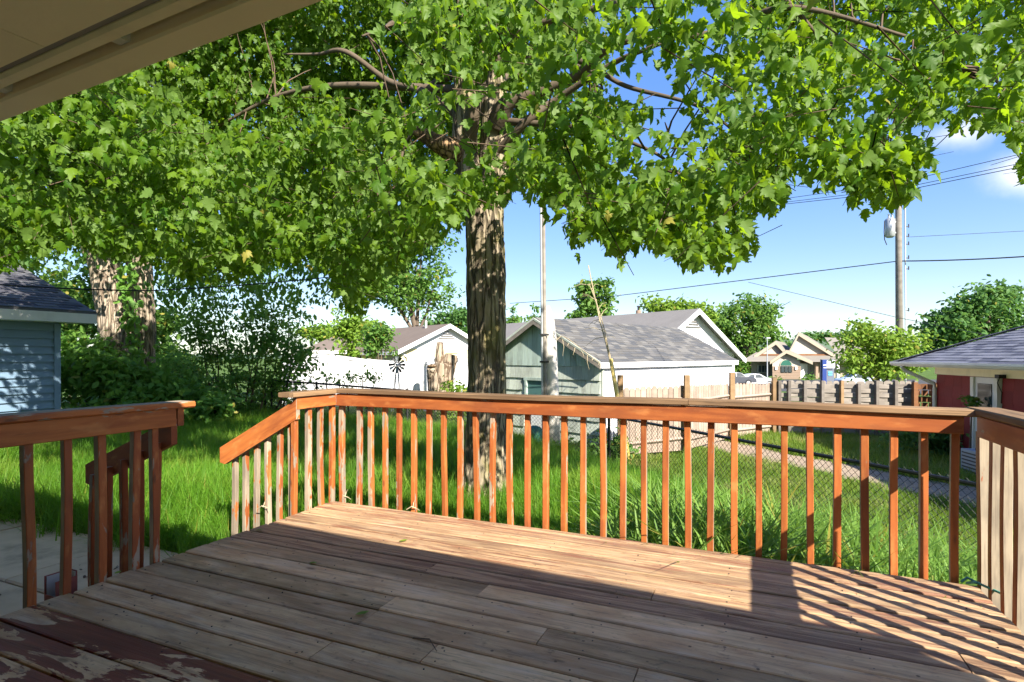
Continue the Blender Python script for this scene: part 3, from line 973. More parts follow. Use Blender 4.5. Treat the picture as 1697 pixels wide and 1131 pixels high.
# ------------------------------------------------------------------ blue shed at the left
def build_shed():
    c = Vector((-7.6, 9.26, 0)); c.z = -.5
    root = thing('shed', 'blue grey sided shed with dark shingle roof at the left edge', 'shed', c)
    v = Vector((VX, VY, 0)); r = Vector((RX, RY, 0))
    ez = 1.70; L = 5.0
    g = G()
    g.prism([c, c - r * 4, c - r * 4 + Vector((0, 0, 2.2)), c - r * 2 + Vector((0, 0, 3.1)), c + Vector((0, 0, 2.2))], -v * L)
    core = part('wall', g, M['blue'], root)
    # lap siding boards on the visible side and on the gable
    n = 17; h = 2.17 / n
    for k in range(n):
        g = G(); z0 = c.z + .02 + k * h
        a = c - v * .085; b = c - v * (L - .1)
        o1, o2 = r * .036, r * .004
        V = [a + Vector((0, 0, z0 - c.z)), b + Vector((0, 0, z0 - c.z)), b + Vector((0, 0, z0 + h - c.z)), a + Vector((0, 0, z0 + h - c.z))]
        W = [V[0] + o1, V[1] + o1, V[2] + o2, V[3] + o2]
        g.add([tuple(q) for q in V + W], BOXF)
        part('siding_board', g, M['blue'], root)
    g = G(); g.box(c + r * .02 - v * .04 + Vector((0, 0, 1.09)), (.05, .09, 2.18), Matrix.Rotation(-TH, 3, 'Z')); part('corner_trim', g, M['blue'], root)
    # eave board and soffit
    e0 = c + r * .40 + v * .36; e1 = c + r * .40 - v * (L + .3)
    zt = Vector((0, 0, ez - c.z))
    g = G(); g.prism([e0 + zt, e1 + zt, e1 + zt + Vector((0, 0, .155)), e0 + zt + Vector((0, 0, .155))], -r * .03); part('fascia_board', g, M['trimw'], root)
    g = G(); g.prism([e0 + zt, e1 + zt, e1 + zt - r * .42, e0 + zt - r * .42], (0, 0, .02)); g.v[-1] += np.array((-RX, -RY, 0)) * .032; part('soffit', g, M['trimw'], root)
    # roof
    up = (-r * 2.39 + Vector((0, 0, .98)))
    g = G(); base = Vector((0, 0, ez - c.z + .156))
    q = [e0 + base, e1 + base, e1 + base + up, e0 + base + up]
    g.prism(q, (0, 0, .03))
    q2 = [e0 + base + up, e1 + base + up, e1 + base + up - r * 2.39 + Vector((0, 0, -.98)), e0 + base + up - r * 2.39 + Vector((0, 0, -.98))]
    g.prism(q2, (0, 0, .03)); part('roof', g, M['shed_shingle'], root)
    shingles(root, e0 + base + Vector((0, 0, .03)), e0 - v * 3.0 + base + Vector((0, 0, .03)), up, up.length, lambda s, t, L: True, M['shed_shingle'], .30, .135, 200)
    # rake board on the far gable
    g = G(); g.prism([e0 + base - v * .0 + Vector((0, 0, -.12)), e0 + base + up + Vector((0, 0, -.12)), e0 + base + up - Vector((0, 0, .002)), e0 + base - Vector((0, 0, .002))], -v * .025); part('rake_board', g, M['trimw'], root)


build_shed()


# ------------------------------------------------------------------ teal and white garage
GQ = Vector((2.22, 13.7, 0))
GG = Vector((.7071, .7071, 0)); GP = Vector((-.7071, .7071, 0))


def build_garage():
    q = GQ.copy(); q.z = -1.15
    root = thing('garage', 'old garage with faded teal shingled gable and white side wall', 'garage', q)
    Z = Vector((0, 0, 1)); H = 2.15; W = 4.24; Lg = 7.66; RH = 1.13
    A, B = q, q + GP * W
    pk = q + GP * W / 2 + Z * (H + RH)
    g = G(); g.prism([A, B, B + Z * H, pk, A + Z * H], GG * Lg); part('wall', g, M['white'], root)
    out = -GG
    # vertical boards filling the gable
    nb = 22
    for k in range(nb):
        a, b = W * k / nb + .004, W * (k + 1) / nb - .004
        top = lambda s: H + RH * (1 - abs(s - W / 2) / (W / 2)) - .01
        P = [A + GP * a + Z * (H - .12), A + GP * b + Z * (H - .12), A + GP * b + Z * top(b), A + GP * a + Z * top(a)]
        if a < W / 2 < b: P = P[:3] + [A + GP * W / 2 + Z * top(W / 2)] + P[3:]
        g = G(); g.prism(P, out * (.032 + random.uniform(0, .006))); part('gable_board', g, M['teal'], root)
    # wide shakes in overlapping courses under the gable
    courses = 6; ch = (H - .10) / courses
    for j in range(courses):
        x = .02
        while x < W - .05:
            ww = min(random.uniform(.16, .30), W - x)
            zt, zb_ = H - .10 - j * ch, H - .10 - (j + 1) * ch - .02 - random.uniform(0, .012)
            if 1.02 < H - 1.13 + 1.15 - j * ch and False: pass
            inwin = (1.55 < x + ww / 2 < 2.62) and (zt < 1.72)
            if not inwin:
                P0 = A + GP * (x + .003); P1 = A + GP * (x + ww - .003)
                V = [P0 + Z * zb_, P1 + Z * zb_, P1 + Z * zt, P0 + Z * zt]
                o1 = out * .045; o2 = out * .012
                g = G(); g.add([tuple(p) for p in V + [V[0] + o1, V[1] + o1, V[2] + o2, V[3] + o2]], BOXF)
                part('shake', g, M['tealgrey'], root)
            x += ww
    wa, wb, wz0, wz1 = 1.66, 2.50, .75, 1.62
    g = G(); g.prism([A + GP * wa + Z * wz0, A + GP * wb + Z * wz0, A + GP * wb + Z * wz1, A + GP * wa + Z * wz1], out * .02)
    win = part('window', g, M['tealdark'], root, label='boarded over teal window')
    for (a, b, z0, z1) in ((wa - .08, wa, wz0, wz1), (wb, wb + .08, wz0, wz1), (wa - .12, wb + .12, wz1, wz1 + .08)):
        g = G(); g.prism([A + GP * a + Z * z0, A + GP * b + Z * z0, A + GP * b + Z * z1, A + GP * a + Z * z1], out * .065); part('frame', g, M['teal'], win)
    # roof slopes with overhang
    ov = .18; e = .12
    slope = Vector((0, 0, RH)) + GP * (W / 2); sl = slope.length; us = slope.normalized()
    f0 = A - us * e + out * ov + Z * H; f1 = f0 + GG * (Lg + 2 * ov)
    r0 = f0 + us * (sl + e); r1 = f1 + us * (sl + e)
    g = G(); g.prism([f0, f1, r1, r0], Z * .05)
    s2 = Vector((0, 0, RH)) - GP * (W / 2); u2 = s2.normalized()
    h0 = B - u2 * e + out * ov + Z * H; h1 = h0 + GG * (Lg + 2 * ov)
    g.prism([h0, h1, r1, r0], Z * .05); part('roof', g, M['garage_shingle'], root)
    shingles(root, f0 + Z * .05, f1 + Z * .05, us, sl + e, lambda s, t, L: True, M['garage_shingle'], .32, .14, 300)
    g = G(); g.prism([f0 - Z * .1, f1 - Z * .1, f1 + Z * .045, f0 + Z * .045], -GP * .025); part('fascia_board', g, M['white'], root)
    for a, b in ((f0, r0), (h0, r0)):
        g = G(); g.prism([a - Z * .12, b - Z * .12, b + Z * .0, a + Z * .0], out * .03); part('rake_board', g, M['greywood'], root)
        g = G(); g.prism([a + Z * .004, b + Z * .004, b + Z * .062, a + Z * .062], out * .034); part('rake_trim', g, M['tealgrey'], root)
    # side wall panels with an open seam
    sd = -GP
    for (z0, z1) in ((.05, .78), (.79, 1.50), (1.515, 2.0)):
        g = G(); g.prism([A + Z * z0 + GG * .06, A + GG * (Lg - .05) + Z * z0, A + GG * (Lg - .05) + Z * z1, A + GG * .06 + Z * z1], sd * .02); part('wall_panel', g, M['white'], root)
    g = G(); g.box(A + Z * 1.03 + sd * .01 + GG * .02, (.07, .07, 2.0), Matrix.Rotation(math.pi / 4, 3, 'Z')); part('corner_trim', g, M['tealgrey'], root)


build_garage()


# ------------------------------------------------------------------ simple houses behind
def gable_house(label, P, ax, pl, wl, wr, zp, zel, zer, L, zbase, wallm, gablem, roofm, cat='house', windows=()):
    """P plan point under the near peak; ax direction of the ridge going away; pl direction of the gable plane, to the right"""
    Z = Vector((0, 0, 1)); P = Vector((P[0], P[1], 0)); ax = Vector(ax).normalized(); pl = Vector(pl).normalized()
    root = thing('house', label, cat, P + Z * zbase)
    a, b = P - pl * wl, P + pl * wr
    g = G(); g.prism([a + Z * zbase, b + Z * zbase, b + Z * zer, a + Z * zel], ax * L); part('wall', g, M[wallm], root)
    g = G(); g.prism([a + Z * (zel + .002) - ax * .03, b + Z * (zer + .002) - ax * .03, P + Z * zp - ax * .03], ax * .1); part('gable', g, M[gablem], root)
    ov = .35
    g = G()
    for (e, ze, s) in ((a, zel, -1), (b, zer, 1)):
        d = (P + Z * zp) - (e + Z * ze); ee = e + Z * ze - d.normalized() * .4
        f0, f1 = ee - ax * ov, ee + ax * L
        g.prism([f0, f1, P + Z * zp + ax * L, P + Z * zp - ax * ov], Z * .09)
    roof = part('roof', g, M[roofm], root)
    for (e, ze) in ((a, zel), (b, zer)):
        d = (P + Z * zp) - (e + Z * ze); ee = e + Z * ze - d.normalized() * .4 - ax * (ov + .002)
        g = G(); g.prism([ee - Z * .14, P + Z * (zp - .14) - ax * (ov + .002), P + Z * (zp + .085) - ax * (ov + .002), ee + Z * .085], -ax * .04); part('rake_board', g, M['white'], root)
        ef = e + Z * ze - d.normalized() * .4
        g = G(); g.prism([ef - Z * .14, ef - Z * .14 + ax * L, ef + Z * .01 + ax * L, ef + Z * .01], d.normalized().cross(ax).cross(ax) * .04); part('eave_board', g, M['white'], root)
    vz = zp - .75
    g = G()
    for k in range(4):
        hw = .12 + .13 * k
        g.box(P + Z * (zp - .33 - .12 * k) - ax * .06, (2 * hw, .05, .05), Matrix.Rotation(math.atan2(pl.y, pl.x), 3, 'Z'))
    part('gable_vent', g, M['roofgrey'], root)
    for (s, z0, ww, hh) in windows:
        c = P + pl * s + Z * (z0 + hh / 2) - ax * .02
        R = Matrix.Rotation(math.atan2(pl.y, pl.x), 3, 'Z')
        g = G(); g.box(c, (ww + .16, .08, hh + .16), R); wn = part('window', g, M['white'], root)
        g = G(); g.box(c - ax * .04, (ww, .03, hh), R); part('pane', g, M['glass'], wn)
    return root, roof


houseB, roofB = gable_house('white gabled house with long grey roof behind the garage', (7.83, 24.0), (-.6, .8, 0), (.8, .6, 0), 3.3, 3.29, 3.09, 1.15, 1.15, 14.0, -1.9, 'white', 'white', 'roofgrey')
p = at(1058, 522, 27.5)
g = G(); g.tube([p - Vector((0, 0, .5)), p + Vector((0, 0, .22))], .13, 10); ch = part('chimney_pipe', g, M['brick'], roofB)
g = G(); g.tube([p + Vector((0, 0, .23)), p + Vector((0, 0, .42))], .05, 8); g.box(p + Vector((0, 0, .42)), (.14, .14, .05)); part('flue_cap', g, M['blackmetal'], roofB)
p = at(1093, 540, 25.3)
g = G(); g.tube([p - Vector((0, 0, .5)), p + Vector((0, 0, .25))], .04, 8); part('vent_pipe', g, M['white'], roofB)

houseA, roofA = gable_house('yellow sided house with white gable beyond the white fence', (-3.56, 30.0), (-.63, .77, 0), (.77, .63, 0), 2.74, 2.74, 2.79, 1.52, 1.45, 9.5, -1.3, 'yellow', 'white', 'roofbrown',
                             windows=((-.55, .62, .55, .40), (.55, .55, .3, .5), (1.75, .25, .6, .9)))
Pa = Vector((-3.56, 30, 0)); axA = Vector((-.63, .77, 0)).normalized(); plA = Vector((.77, .63, 0)).normalized()
for k in range(7):
    z0 = -.6 + k * .28
    g = G(); a = Pa - plA * 2.70 + Vector((0, 0, z0)); b = Pa + plA * 2.70 + Vector((0, 0, z0))
    g.add([tuple(q) for q in (a, b, b + Vector((0, 0, .27)), a + Vector((0, 0, .27)), a - axA * .035, b - axA * .035, b - axA * .01 + Vector((0, 0, .27)), a - axA * .01 + Vector((0, 0, .27)))], BOXF)
    part('siding_board', g, M['yellow'], houseA)
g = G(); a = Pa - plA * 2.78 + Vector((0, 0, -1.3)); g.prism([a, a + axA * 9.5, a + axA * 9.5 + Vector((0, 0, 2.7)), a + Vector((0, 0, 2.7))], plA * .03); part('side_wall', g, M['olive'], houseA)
for s in (2.2, 5.0, 7.0):
    c = a + axA * s + Vector((0, 0, 2.2)) - plA * .02
    R = Matrix.Rotation(math.atan2(axA.y, axA.x), 3, 'Z')
    g = G(); g.box(c, (.9, .05, .7), R); wn = part('window', g, M['white'], houseA)
    g = G(); g.box(c - plA * .03, (.75, .03, .55), R); part('pane', g, M['glass'], wn)
e = at(664, 582, 28.3)
g = G(); g.tube([e, e + Vector((.12, .02, -.18)), e + Vector((.33, .05, -.30)), e + Vector((.36, .05, -.5)), e + Vector((.36, .05, -2.6))], .05, 6); part('downspout', g, M['white'], houseA)
p = at(706, 540, 31)
g = G(); g.tube([p - Vector((0, 0, .3)), p + Vector((0, 0, .28))], .06, 8); part('vent_pipe', g, M['white'], roofA)

# low hip-roofed outbuilding beyond the white fence
def low_building():
    c = at(545, 600, 30); c.z = -1.2
    root = thing('outbuilding', 'low outbuilding with brown roof at the left end of the white fence', 'outbuilding', c)
    x0, x1 = at(498, 0, 30).x, at(584, 0, 30).x; y0, y1 = 30, 35
    ze, zr = at(0, 581, 30).z, at(0, 557, 31.5).z
    g = G(); g.box(((x0 + x1) / 2, (y0 + y1) / 2, (ze - 1.2) / 2), (x1 - x0 - .5, y1 - y0 - .5, ze + 1.2)); part('wall', g, M['yellow'], root)
    g = G(); i = 1.1
    V = [(x0, y0, ze), (x1, y0, ze), (x1, y1, ze), (x0, y1, ze), (x0 + i, y0 + 2.2, zr), (x1 - i * .75, y0 + 2.2, zr)]
    g.add(V, [(0, 1, 5, 4), (1, 2, 5), (2, 3, 4, 5), (3, 0, 4), (0, 3, 2, 1)]); part('roof', g, M['roofbrown'], root)
    g = G(); g.box(((x0 + x1) / 2, y0 - .03, ze - .09), (x1 - x0, .05, .2)); part('eave_board', g, M['trimw'], root)


low_building()


# ------------------------------------------------------------------ red house at the right
def build_red_house():
    E0 = Vector((9.35, 13.5, 0)); dirn = Vector((-.187, -.982, 0)).normalized(); inw = Vector((.982, -.187, 0)).normalized()
    ze = .93; L = 9.0; Z = Vector((0, 0, 1)); zg = -1.3
    root = thing('house', 'dark red house with blue grey shingle roof at the right edge', 'house', E0 + inw * 3 + Z * zg)
    E1 = E0 + dirn * L
    wa = E0 + inw * .55 + dirn * .75
    g = G(); g.prism([wa + Z * zg, wa + dirn * (L - 1.5) + Z * zg, wa + dirn * (L - 1.5) + Z * (ze + .0), wa + Z * (ze + .0)], inw * 6); part('wall', g, M['red'], root)
    # shake courses on the wall, leaving the door clear
    d0 = 1.47; dw = .62
    for j in range(8):
        z0 = zg + .05 + j * .25
        x = .01
        while x < 6.4:
            ww = random.uniform(.28, .34)
            if not (d0 - .15 < x + ww / 2 < d0 + dw + .15):
                a = wa + dirn * (x + .002); b = wa + dirn * (x + ww - .002)
                zb_ = z0 - random.uniform(0, .012)
                V = [a + Z * zb_, b + Z * zb_, b + Z * (z0 + .25), a + Z * (z0 + .25)]
                o1, o2 = -inw * .028, -inw * .008
                g = G(); g.add([tuple(p) for p in V + [V[0] + o1, V[1] + o1, V[2] + o2, V[3] + o2]], BOXF); part('shake', g, M['red'], root)
            x += ww
    g = G(); a = wa - inw * .03; g.prism([a + Z * (ze - .20), a + dirn * 7 + Z * (ze - .20), a + dirn * 7 + Z * (ze - .03), a + Z * (ze - .03)], -inw * .02); part('frieze_board', g, M['cream'], root)
    # soffit, gutter
    g = G(); g.prism([E0 + Z * (ze - .03), E1 + Z * (ze - .03), E1 + inw * .55 + Z * (ze - .03), E0 + inw * .55 + Z * (ze - .03)], Z * .02); part('soffit', g, M['trimw'], root)
    g = G()
    prof = [(0, .0), (-.07, .01), (-.10, .06), (-.10, .10), (-.085, .10), (-.085, .065), (-.06, .025), (0, .015)]
    g.prism([E0 - dirn * .02 + inw * p[0] + Z * (ze - .02 + p[1]) for p in prof], dirn * L); part('gutter', g, M['trimw'], root)
    # hip roof
    pitch = .447; k = 3.0
    P0 = E0; P1 = E1; C0 = E0 + dirn * k + inw * k + Z * (pitch * k); C1 = E1 - dirn * k + inw * k + Z * (pitch * k)
    B0_, B1_ = E0 + inw * 2 * k, E1 + inw * 2 * k
    zz = Z * (ze + .05)
    V = [P0 + zz, P1 + zz, B1_ + zz, B0_ + zz, C0 + zz, C1 + zz]
    g = G(); g.add([tuple(p) for p in V], [(0, 1, 5, 4), (1, 2, 5), (2, 3, 4, 5), (3, 0, 4), (3, 2, 1, 0)]); part('roof', g, M['red_shingle'], root)
    up = (inw + Z * pitch).normalized()
    cs = 1 / math.sqrt(1 + pitch * pitch)
    shingles(root, P0 + zz, P1 + zz, up, k / cs, lambda s, t, LL: min(s, LL - s) > t * cs + .1, M['red_shingle'], .31, .14, 300, .006)
    n = 12
    for i in range(n):
        a = P0 + (C0 - P0) * (i / n) + zz + Z * (pitch * k * 0 + .0)
        b = P0 + (C0 - P0) * ((i + 1.15) / n) + zz
        x = (b - a).normalized(); g = G(); g.bar((b - a).length, .22, .02, .004)
        part('hip_cap', g, M['red_shingle'], root, frame((a + b) / 2 + Z * (.03 + i * .0005), x, Vector((-x.y, x.x, 0)), x.cross(Vector((-x.y, x.x, 0)))))
    # door
    a = wa + dirn * d0 - inw * .03
    R = Matrix.Rotation(math.atan2(dirn.y, dirn.x), 3, 'Z')
    zt = ze - .21
    g = G(); g.box(a + dirn * dw / 2 + Z * ((zt + zg) / 2 + .1), (dw, .06, zt - zg - .2), R); dr = part('storm_door', g, M['white'], root)
    for (z0, z1) in ((zt - 1.02, zt - .12), (zg + .4, zt - 1.12)):
        g = G(); g.box(a + dirn * dw / 2 - inw * .035 + Z * (z0 + z1) / 2, (dw - .2, .02, z1 - z0), R); part('pane', g, M['glass'], dr)
    for s in (-.05, dw + .05):
        g = G(); g.box(a + dirn * s + Z * ((zt + zg) / 2 + .1) - inw * .02, (.10, .09, zt - zg - .2), R); part('door_frame', g, M['trimw'], dr)
    # lamp bracket with loose cable above the door
    c = a + dirn * (dw + .22) + Z * (zt + .04) - inw * .08
    g = G(); g.box(c, (.12, .12, .07), R); g.tube([c, c - Z * .12 - inw * .05, c - Z * .3 + dirn * .04, c - Z * .5 + dirn * .02], .008, 5)
    part('cable_box', g, M['wire'], root)
    # downspout elbow at the corner
    p0 = E0 + dirn * .45 - inw * .05 + Z * (ze - .03)
    g = G(); g.tube([p0, p0 - Z * .1 + inw * .08, wa + Z * (ze - .42) - inw * .06, wa + Z * (ze - .55) - inw * .05, wa + Z * zg - inw * .05], .042, 8); part('downspout', g, M['trimw'], root)
    # air conditioner beside the wall
    c = wa + dirn * 2.72 - inw * .45
    ac = thing('air_conditioner', 'grey blue air conditioner unit beside the red wall, behind the right railing', 'air conditioner', c + Z * zg)
    g = G(); g.box(c + Z * (zg + .36), (.7, .7, .68), R); part('casing', g, M['ac'], ac)
    for k in range(9):
        g = G(); g.box(c - inw * .352 + Z * (zg + .12 + k * .065), (.62, .015, .025), R); part('louvre', g, M['acdark'], ac)
        g = G(); g.box(c - dirn * -.352 + Z * (zg + .12 + k * .065), (.015, .62, .025), R); part('louvre', g, M['acdark'], ac)
    g = G(); g.tube([c + Z * (zg + .70), c + Z * (zg + .735)], .27, 20); part('fan_guard', g, M['acdark'], ac)


build_red_house()


# ------------------------------------------------------------------ wooden fences at the right
def build_fences():
    Z = Vector((0, 0, 1))
    Pp = [at(1028, 0, 12.0), at(1138, 0, 12.6), at(1213, 0, 14.5), at(1283, 0, 15.5)]
    tops = [at(0, 622, 12.0).z, at(0, 622, 12.6).z, at(0, 618, 14.5).z, at(0, 626, 15.5).z]
    root = thing('picket_fence', 'pale board fence with tall posts beside the white garage wall', 'fence', Vector((Pp[1].x, Pp[1].y, -1.15)))
    for p, t in zip(Pp, tops):
        b = gz(p.x, p.y) - .1
        g = G(); g.box((p.x, p.y, (t + b) / 2), (.115, .115, t - b)); part('post', g, M['post'], root)
    for a, b, ta, tb in ((0, 1, 643, 640), (1, 2, 640, 637), (2, 3, 636, 636)):
        A, B = Pp[a].copy(), Pp[b].copy(); A.z = B.z = 0
        zA, zB = at(0, ta, Pp[a].y).z, at(0, tb, Pp[b].y).z
        x = (B - A).normalized(); nrm = Vector((-x.y, x.x, 0)); L = (B - A).length
        n = int(L / .135)
        for k in range(n):
            s = (k + .5) * L / n
            c = A + x * s + nrm * .10
            t = zA + (zB - zA) * s / L + random.uniform(-.02, .02)
            bt = gz(c.x, c.y) + .1
            w_ = L / n - .012
            g = G()
            poly = [(-w_ / 2, 0, bt), (w_ / 2, 0, bt), (w_ / 2, 0, t - .05), (w_ / 4, 0, t), (-w_ / 4, 0, t), (-w_ / 2, 0, t - .05)]
            m = frame(c, x, nrm, Z)
            g.prism([(q[0], -.009, q[2] - (t + bt) / 2) for q in poly], (0, .018, 0))
            m.translation = c + Z * (t + bt) / 2
            part('picket', g, M['picket'], root, m)
        for zz0, zz1 in ((.38, .30), (1.25, 1.2)):
            g = G(); a0 = A + Z * (zA - zz0) + nrm * .065; b0 = B + Z * (zB - zz1) + nrm * .065
            g.tube([a0, b0], .04, 4); part('stringer_rail', g, M['picket'], root)
    # basket weave fence of grey horizontal slats
    root = thing('slat_fence', 'grey weathered fence of horizontal slats woven between uprights', 'fence', at(1420, 0, 15.2) * 1)
    root.location.z = -1.25; WM[root.name] = Matrix.Translation(root.location)
    xs = [1290, 1306, 1332, 1361, 1393, 1421, 1451, 1482, 1514]
    N = len(xs) - 1
    dep = lambda px: 15.5 - .9 * (px - 1283) / 262
    for i, px in enumerate(xs):
        d = dep(px); p = at(px, 0, d)
        t = at(0, 631 if i != 5 else 636, d).z; b = gz(p.x, p.y) - .05
        nm = 'post'
        g = G(); g.box((p.x, p.y - .05, (t + b) / 2), (.075, .09, t - b)); part(nm, g, M['greypost'] if i != 4 else M['post'], root, label='tan replacement post' if i == 4 else None)
    for i in range(N):
        d0, d1 = dep(xs[i]), dep(xs[i + 1]); A, B = at(xs[i], 0, d0), at(xs[i + 1], 0, d1); A.z = B.z = 0
        x = (B - A).normalized(); nrm = Vector((-x.y, x.x, 0)); L = (B - A).length
        top = at(0, 637, (d0 + d1) / 2).z
        for j in range(14):
            z = top - .06 - j * .121
            if i == 0 and j in (1, 4, 7): continue
            sg = 1 if (i + j) % 2 else -1
            g = G(); g.bar(L + .06, .02, .117 * random.uniform(.97, 1.02), .003, None, 6, lambda t: (sg * .016 * math.cos(t / L * math.pi), 0))
            part('slat', g, M['greywood'], root, frame((A + B) / 2 + Z * (z + random.uniform(-.008, .008)) + nrm * .03, x, nrm, Z))
        if i in (2, 3): 
            g = G(); g.bar(L + .1, .03, .09, .003); part('cross_board', g, M['greywood'], root, frame((A + B) / 2 + Z * (top - .72) - nrm * .06, x, nrm, Z))
        # dog-eared boards along the top behind
        nb = max(2, int(L / .15))
        for k in range(nb):
            c = A + x * (k + .5) * L / nb + nrm * .10
            t = top + .09 + random.uniform(-.015, .015); w_ = L / nb - .015
            g = G(); poly = [(-w_ / 2, 0, -.20), (w_ / 2, 0, -.20), (w_ / 2, 0, -.04), (w_ / 4, 0, 0), (-w_ / 4, 0, 0), (-w_ / 2, 0, -.04)]
            g.prism([(q[0], -.008, q[2]) for q in poly], (0, .016, 0)); part('top_board', g, M['greywood'], root, frame(c + Z * t, x, nrm, Z))
    # brown end section next to the red house
    root = thing('slat_fence', 'brown stained woven slat fence panel against the red house', 'fence', at(1530, 0, 14.6) * 1)
    root.location.z = -1.25; WM[root.name] = Matrix.Translation(root.location)
    ys = [(1514, 14.7), (1526, 14.66), (1538, 14.6), (1549, 14.4)]
    for i in range(3):
        A, B = at(ys[i][0], 0, ys[i][1]), at(ys[i + 1][0], 0, ys[i + 1][1]); A.z = B.z = 0
        x = (B - A).normalized(); nrm = Vector((-x.y, x.x, 0)); L = (B - A).length
        for j in range(10):
            z = .33 - j * .165
            g = G(); g.bar(L * .86, .02, .15, .003); part('slat', g, M['brownwood'], root, frame((A + B) / 2 + Z * z + nrm * .02 * (1 if (i + j) % 2 else -1), x, nrm, Z))
    for px, d in ((1516, 14.6), (1549, 14.3)):
        q = at(px, 0, d); g = G(); g.box((q.x, q.y, -.4), (.11, .1, 1.7)); part('post', g, M['brownwood'], root)


build_fences()


# ------------------------------------------------------------------ white vinyl fence
def build_vinyl():
    Z = Vector((0, 0, 1))
    root = thing('vinyl_fence', 'tall smooth white vinyl privacy fence across the back yard', 'fence', at(650, 0, 18) * 1)
    root.location.z = -1.0; WM[root.name] = Matrix.Translation(root.location)
    pts = [(470, 587), (510, 587), (550, 588.5), (611, 596), (668, 599), (725, 600), (782, 601), (835, 602), (880, 603)]
    for i in range(len(pts) - 1):
        A, B = at(pts[i][0], pts[i][1], 18), at(pts[i + 1][0], pts[i + 1][1], 18)
        L = B.x - A.x; n = max(3, int(L / .2)); zb_ = -1.15
        g = G()
        for k in range(n):
            a, b = A.x + L * k / n + .003, A.x + L * (k + 1) / n - .003
            ta, tb = A.z + (B.z - A.z) * k / n - .05, A.z + (B.z - A.z) * (k + 1) / n - .05
            g.prism([(a, 18, zb_), (b, 18, zb_), (b, 18, tb), (a, 18, ta)], (0, .03, 0))
        part('panel', g, M['vinyl'], root)
        g = G(); g.prism([A + Vector((.05, -.03, -.09)), B + Vector((-.05, -.03, -.09)), B + Vector((-.05, -.03, 0)), A + Vector((.05, -.03, 0))], (0, .09, 0)); part('top_rail', g, M['vinyl'], root)
        g = G(); g.box((A.x, 18.01, (A.z + zb_) / 2 + .01), (.10, .10, A.z - zb_ + .02)); part('post', g, M['vinyl'], root)


build_vinyl()


# ------------------------------------------------------------------ black chain link fence
def chain_fence(label, P, tops, post_at, hole=.036):
    """P list of plan points, tops the rail height at each"""
    root = thing('chain_link_fence', label, 'fence', Vector((P[0][0], P[0][1], gz(*P[0]))))
    rail, mv = G(), G()
    for i in range(len(P) - 1):
        A = Vector((P[i][0], P[i][1], tops[i])); B = Vector((P[i + 1][0], P[i + 1][1], tops[i + 1]))
        g = G(); g.tube([A, B], .021, 8); part('top_rail', g, M['blackmetal'], root)
        L = (B - A).length; x = (B - A) / L
        n = int(L / hole); ht = 1.12; m = int(ht / hole)
        rw = .0028
        # zigzag strands meeting their neighbours at every turn, each a thin three-sided wire
        for k in range(n):
            pl = [A + x * ((k + (k + j) % 2) * hole) + Vector((0, 0, .04 - j * hole)) for j in range(m + 2)]
            V = []
            nrm = Vector((-x.y, x.x, 0)).normalized(); xh = Vector((x.x, x.y, 0)).normalized()
            for q in pl:
                V += [tuple(q + xh * rw * 1.2), tuple(q - xh * rw * 1.2 + nrm * rw), tuple(q - xh * rw * .2 - nrm * rw * 1.2)]
            Fc = []
            for j in range(len(pl) - 1):
                for t in range(3):
                    Fc.append((j * 3 + t, j * 3 + (t + 1) % 3, j * 3 + 3 + (t + 1) % 3, j * 3 + 3 + t))
            mv.add(V, Fc)
    for (x, y, t) in post_at:
        g = G(); g.tube([(x, y, gz(x, y) - .2), (x, y, t)], .026, 8); g.tube([(x, y, t), (x, y, t + .03)], [.033, .012], 8); part('post', g, M['blackmetal'], root)
    part('wire_mesh', mv, M['mesh'], root, kind='stuff')


chain_fence('black chain link fence on the right with its dark top rail sloping past the balusters',
            [(1.69, 9.6), (2.32, 8.14), (3.52, 5.17), (3.95, 4.1), (4.35, 3.1)], [.10] * 5,
            [(1.69, 9.62, .12), (2.47, 7.77, .12), (3.43, 5.40, .12), (4.35, 3.1, .12)])
chain_fence('black chain link fence across the back of the yard under the bushes',
            [(-9.8, 15.0), (-7.4, 14.4), (-4.6, 13.0), (-2.2, 11.6), (1.69, 9.6)], [.58, .56, .50, .42, .10],
            [(-9.8, 15, .6), (-7.25, 14.33, .58), (-5.95, 13.67, .55), (-4.6, 13.0, .52), (-2.2, 11.6, .44), (-.3, 10.6, .30)])


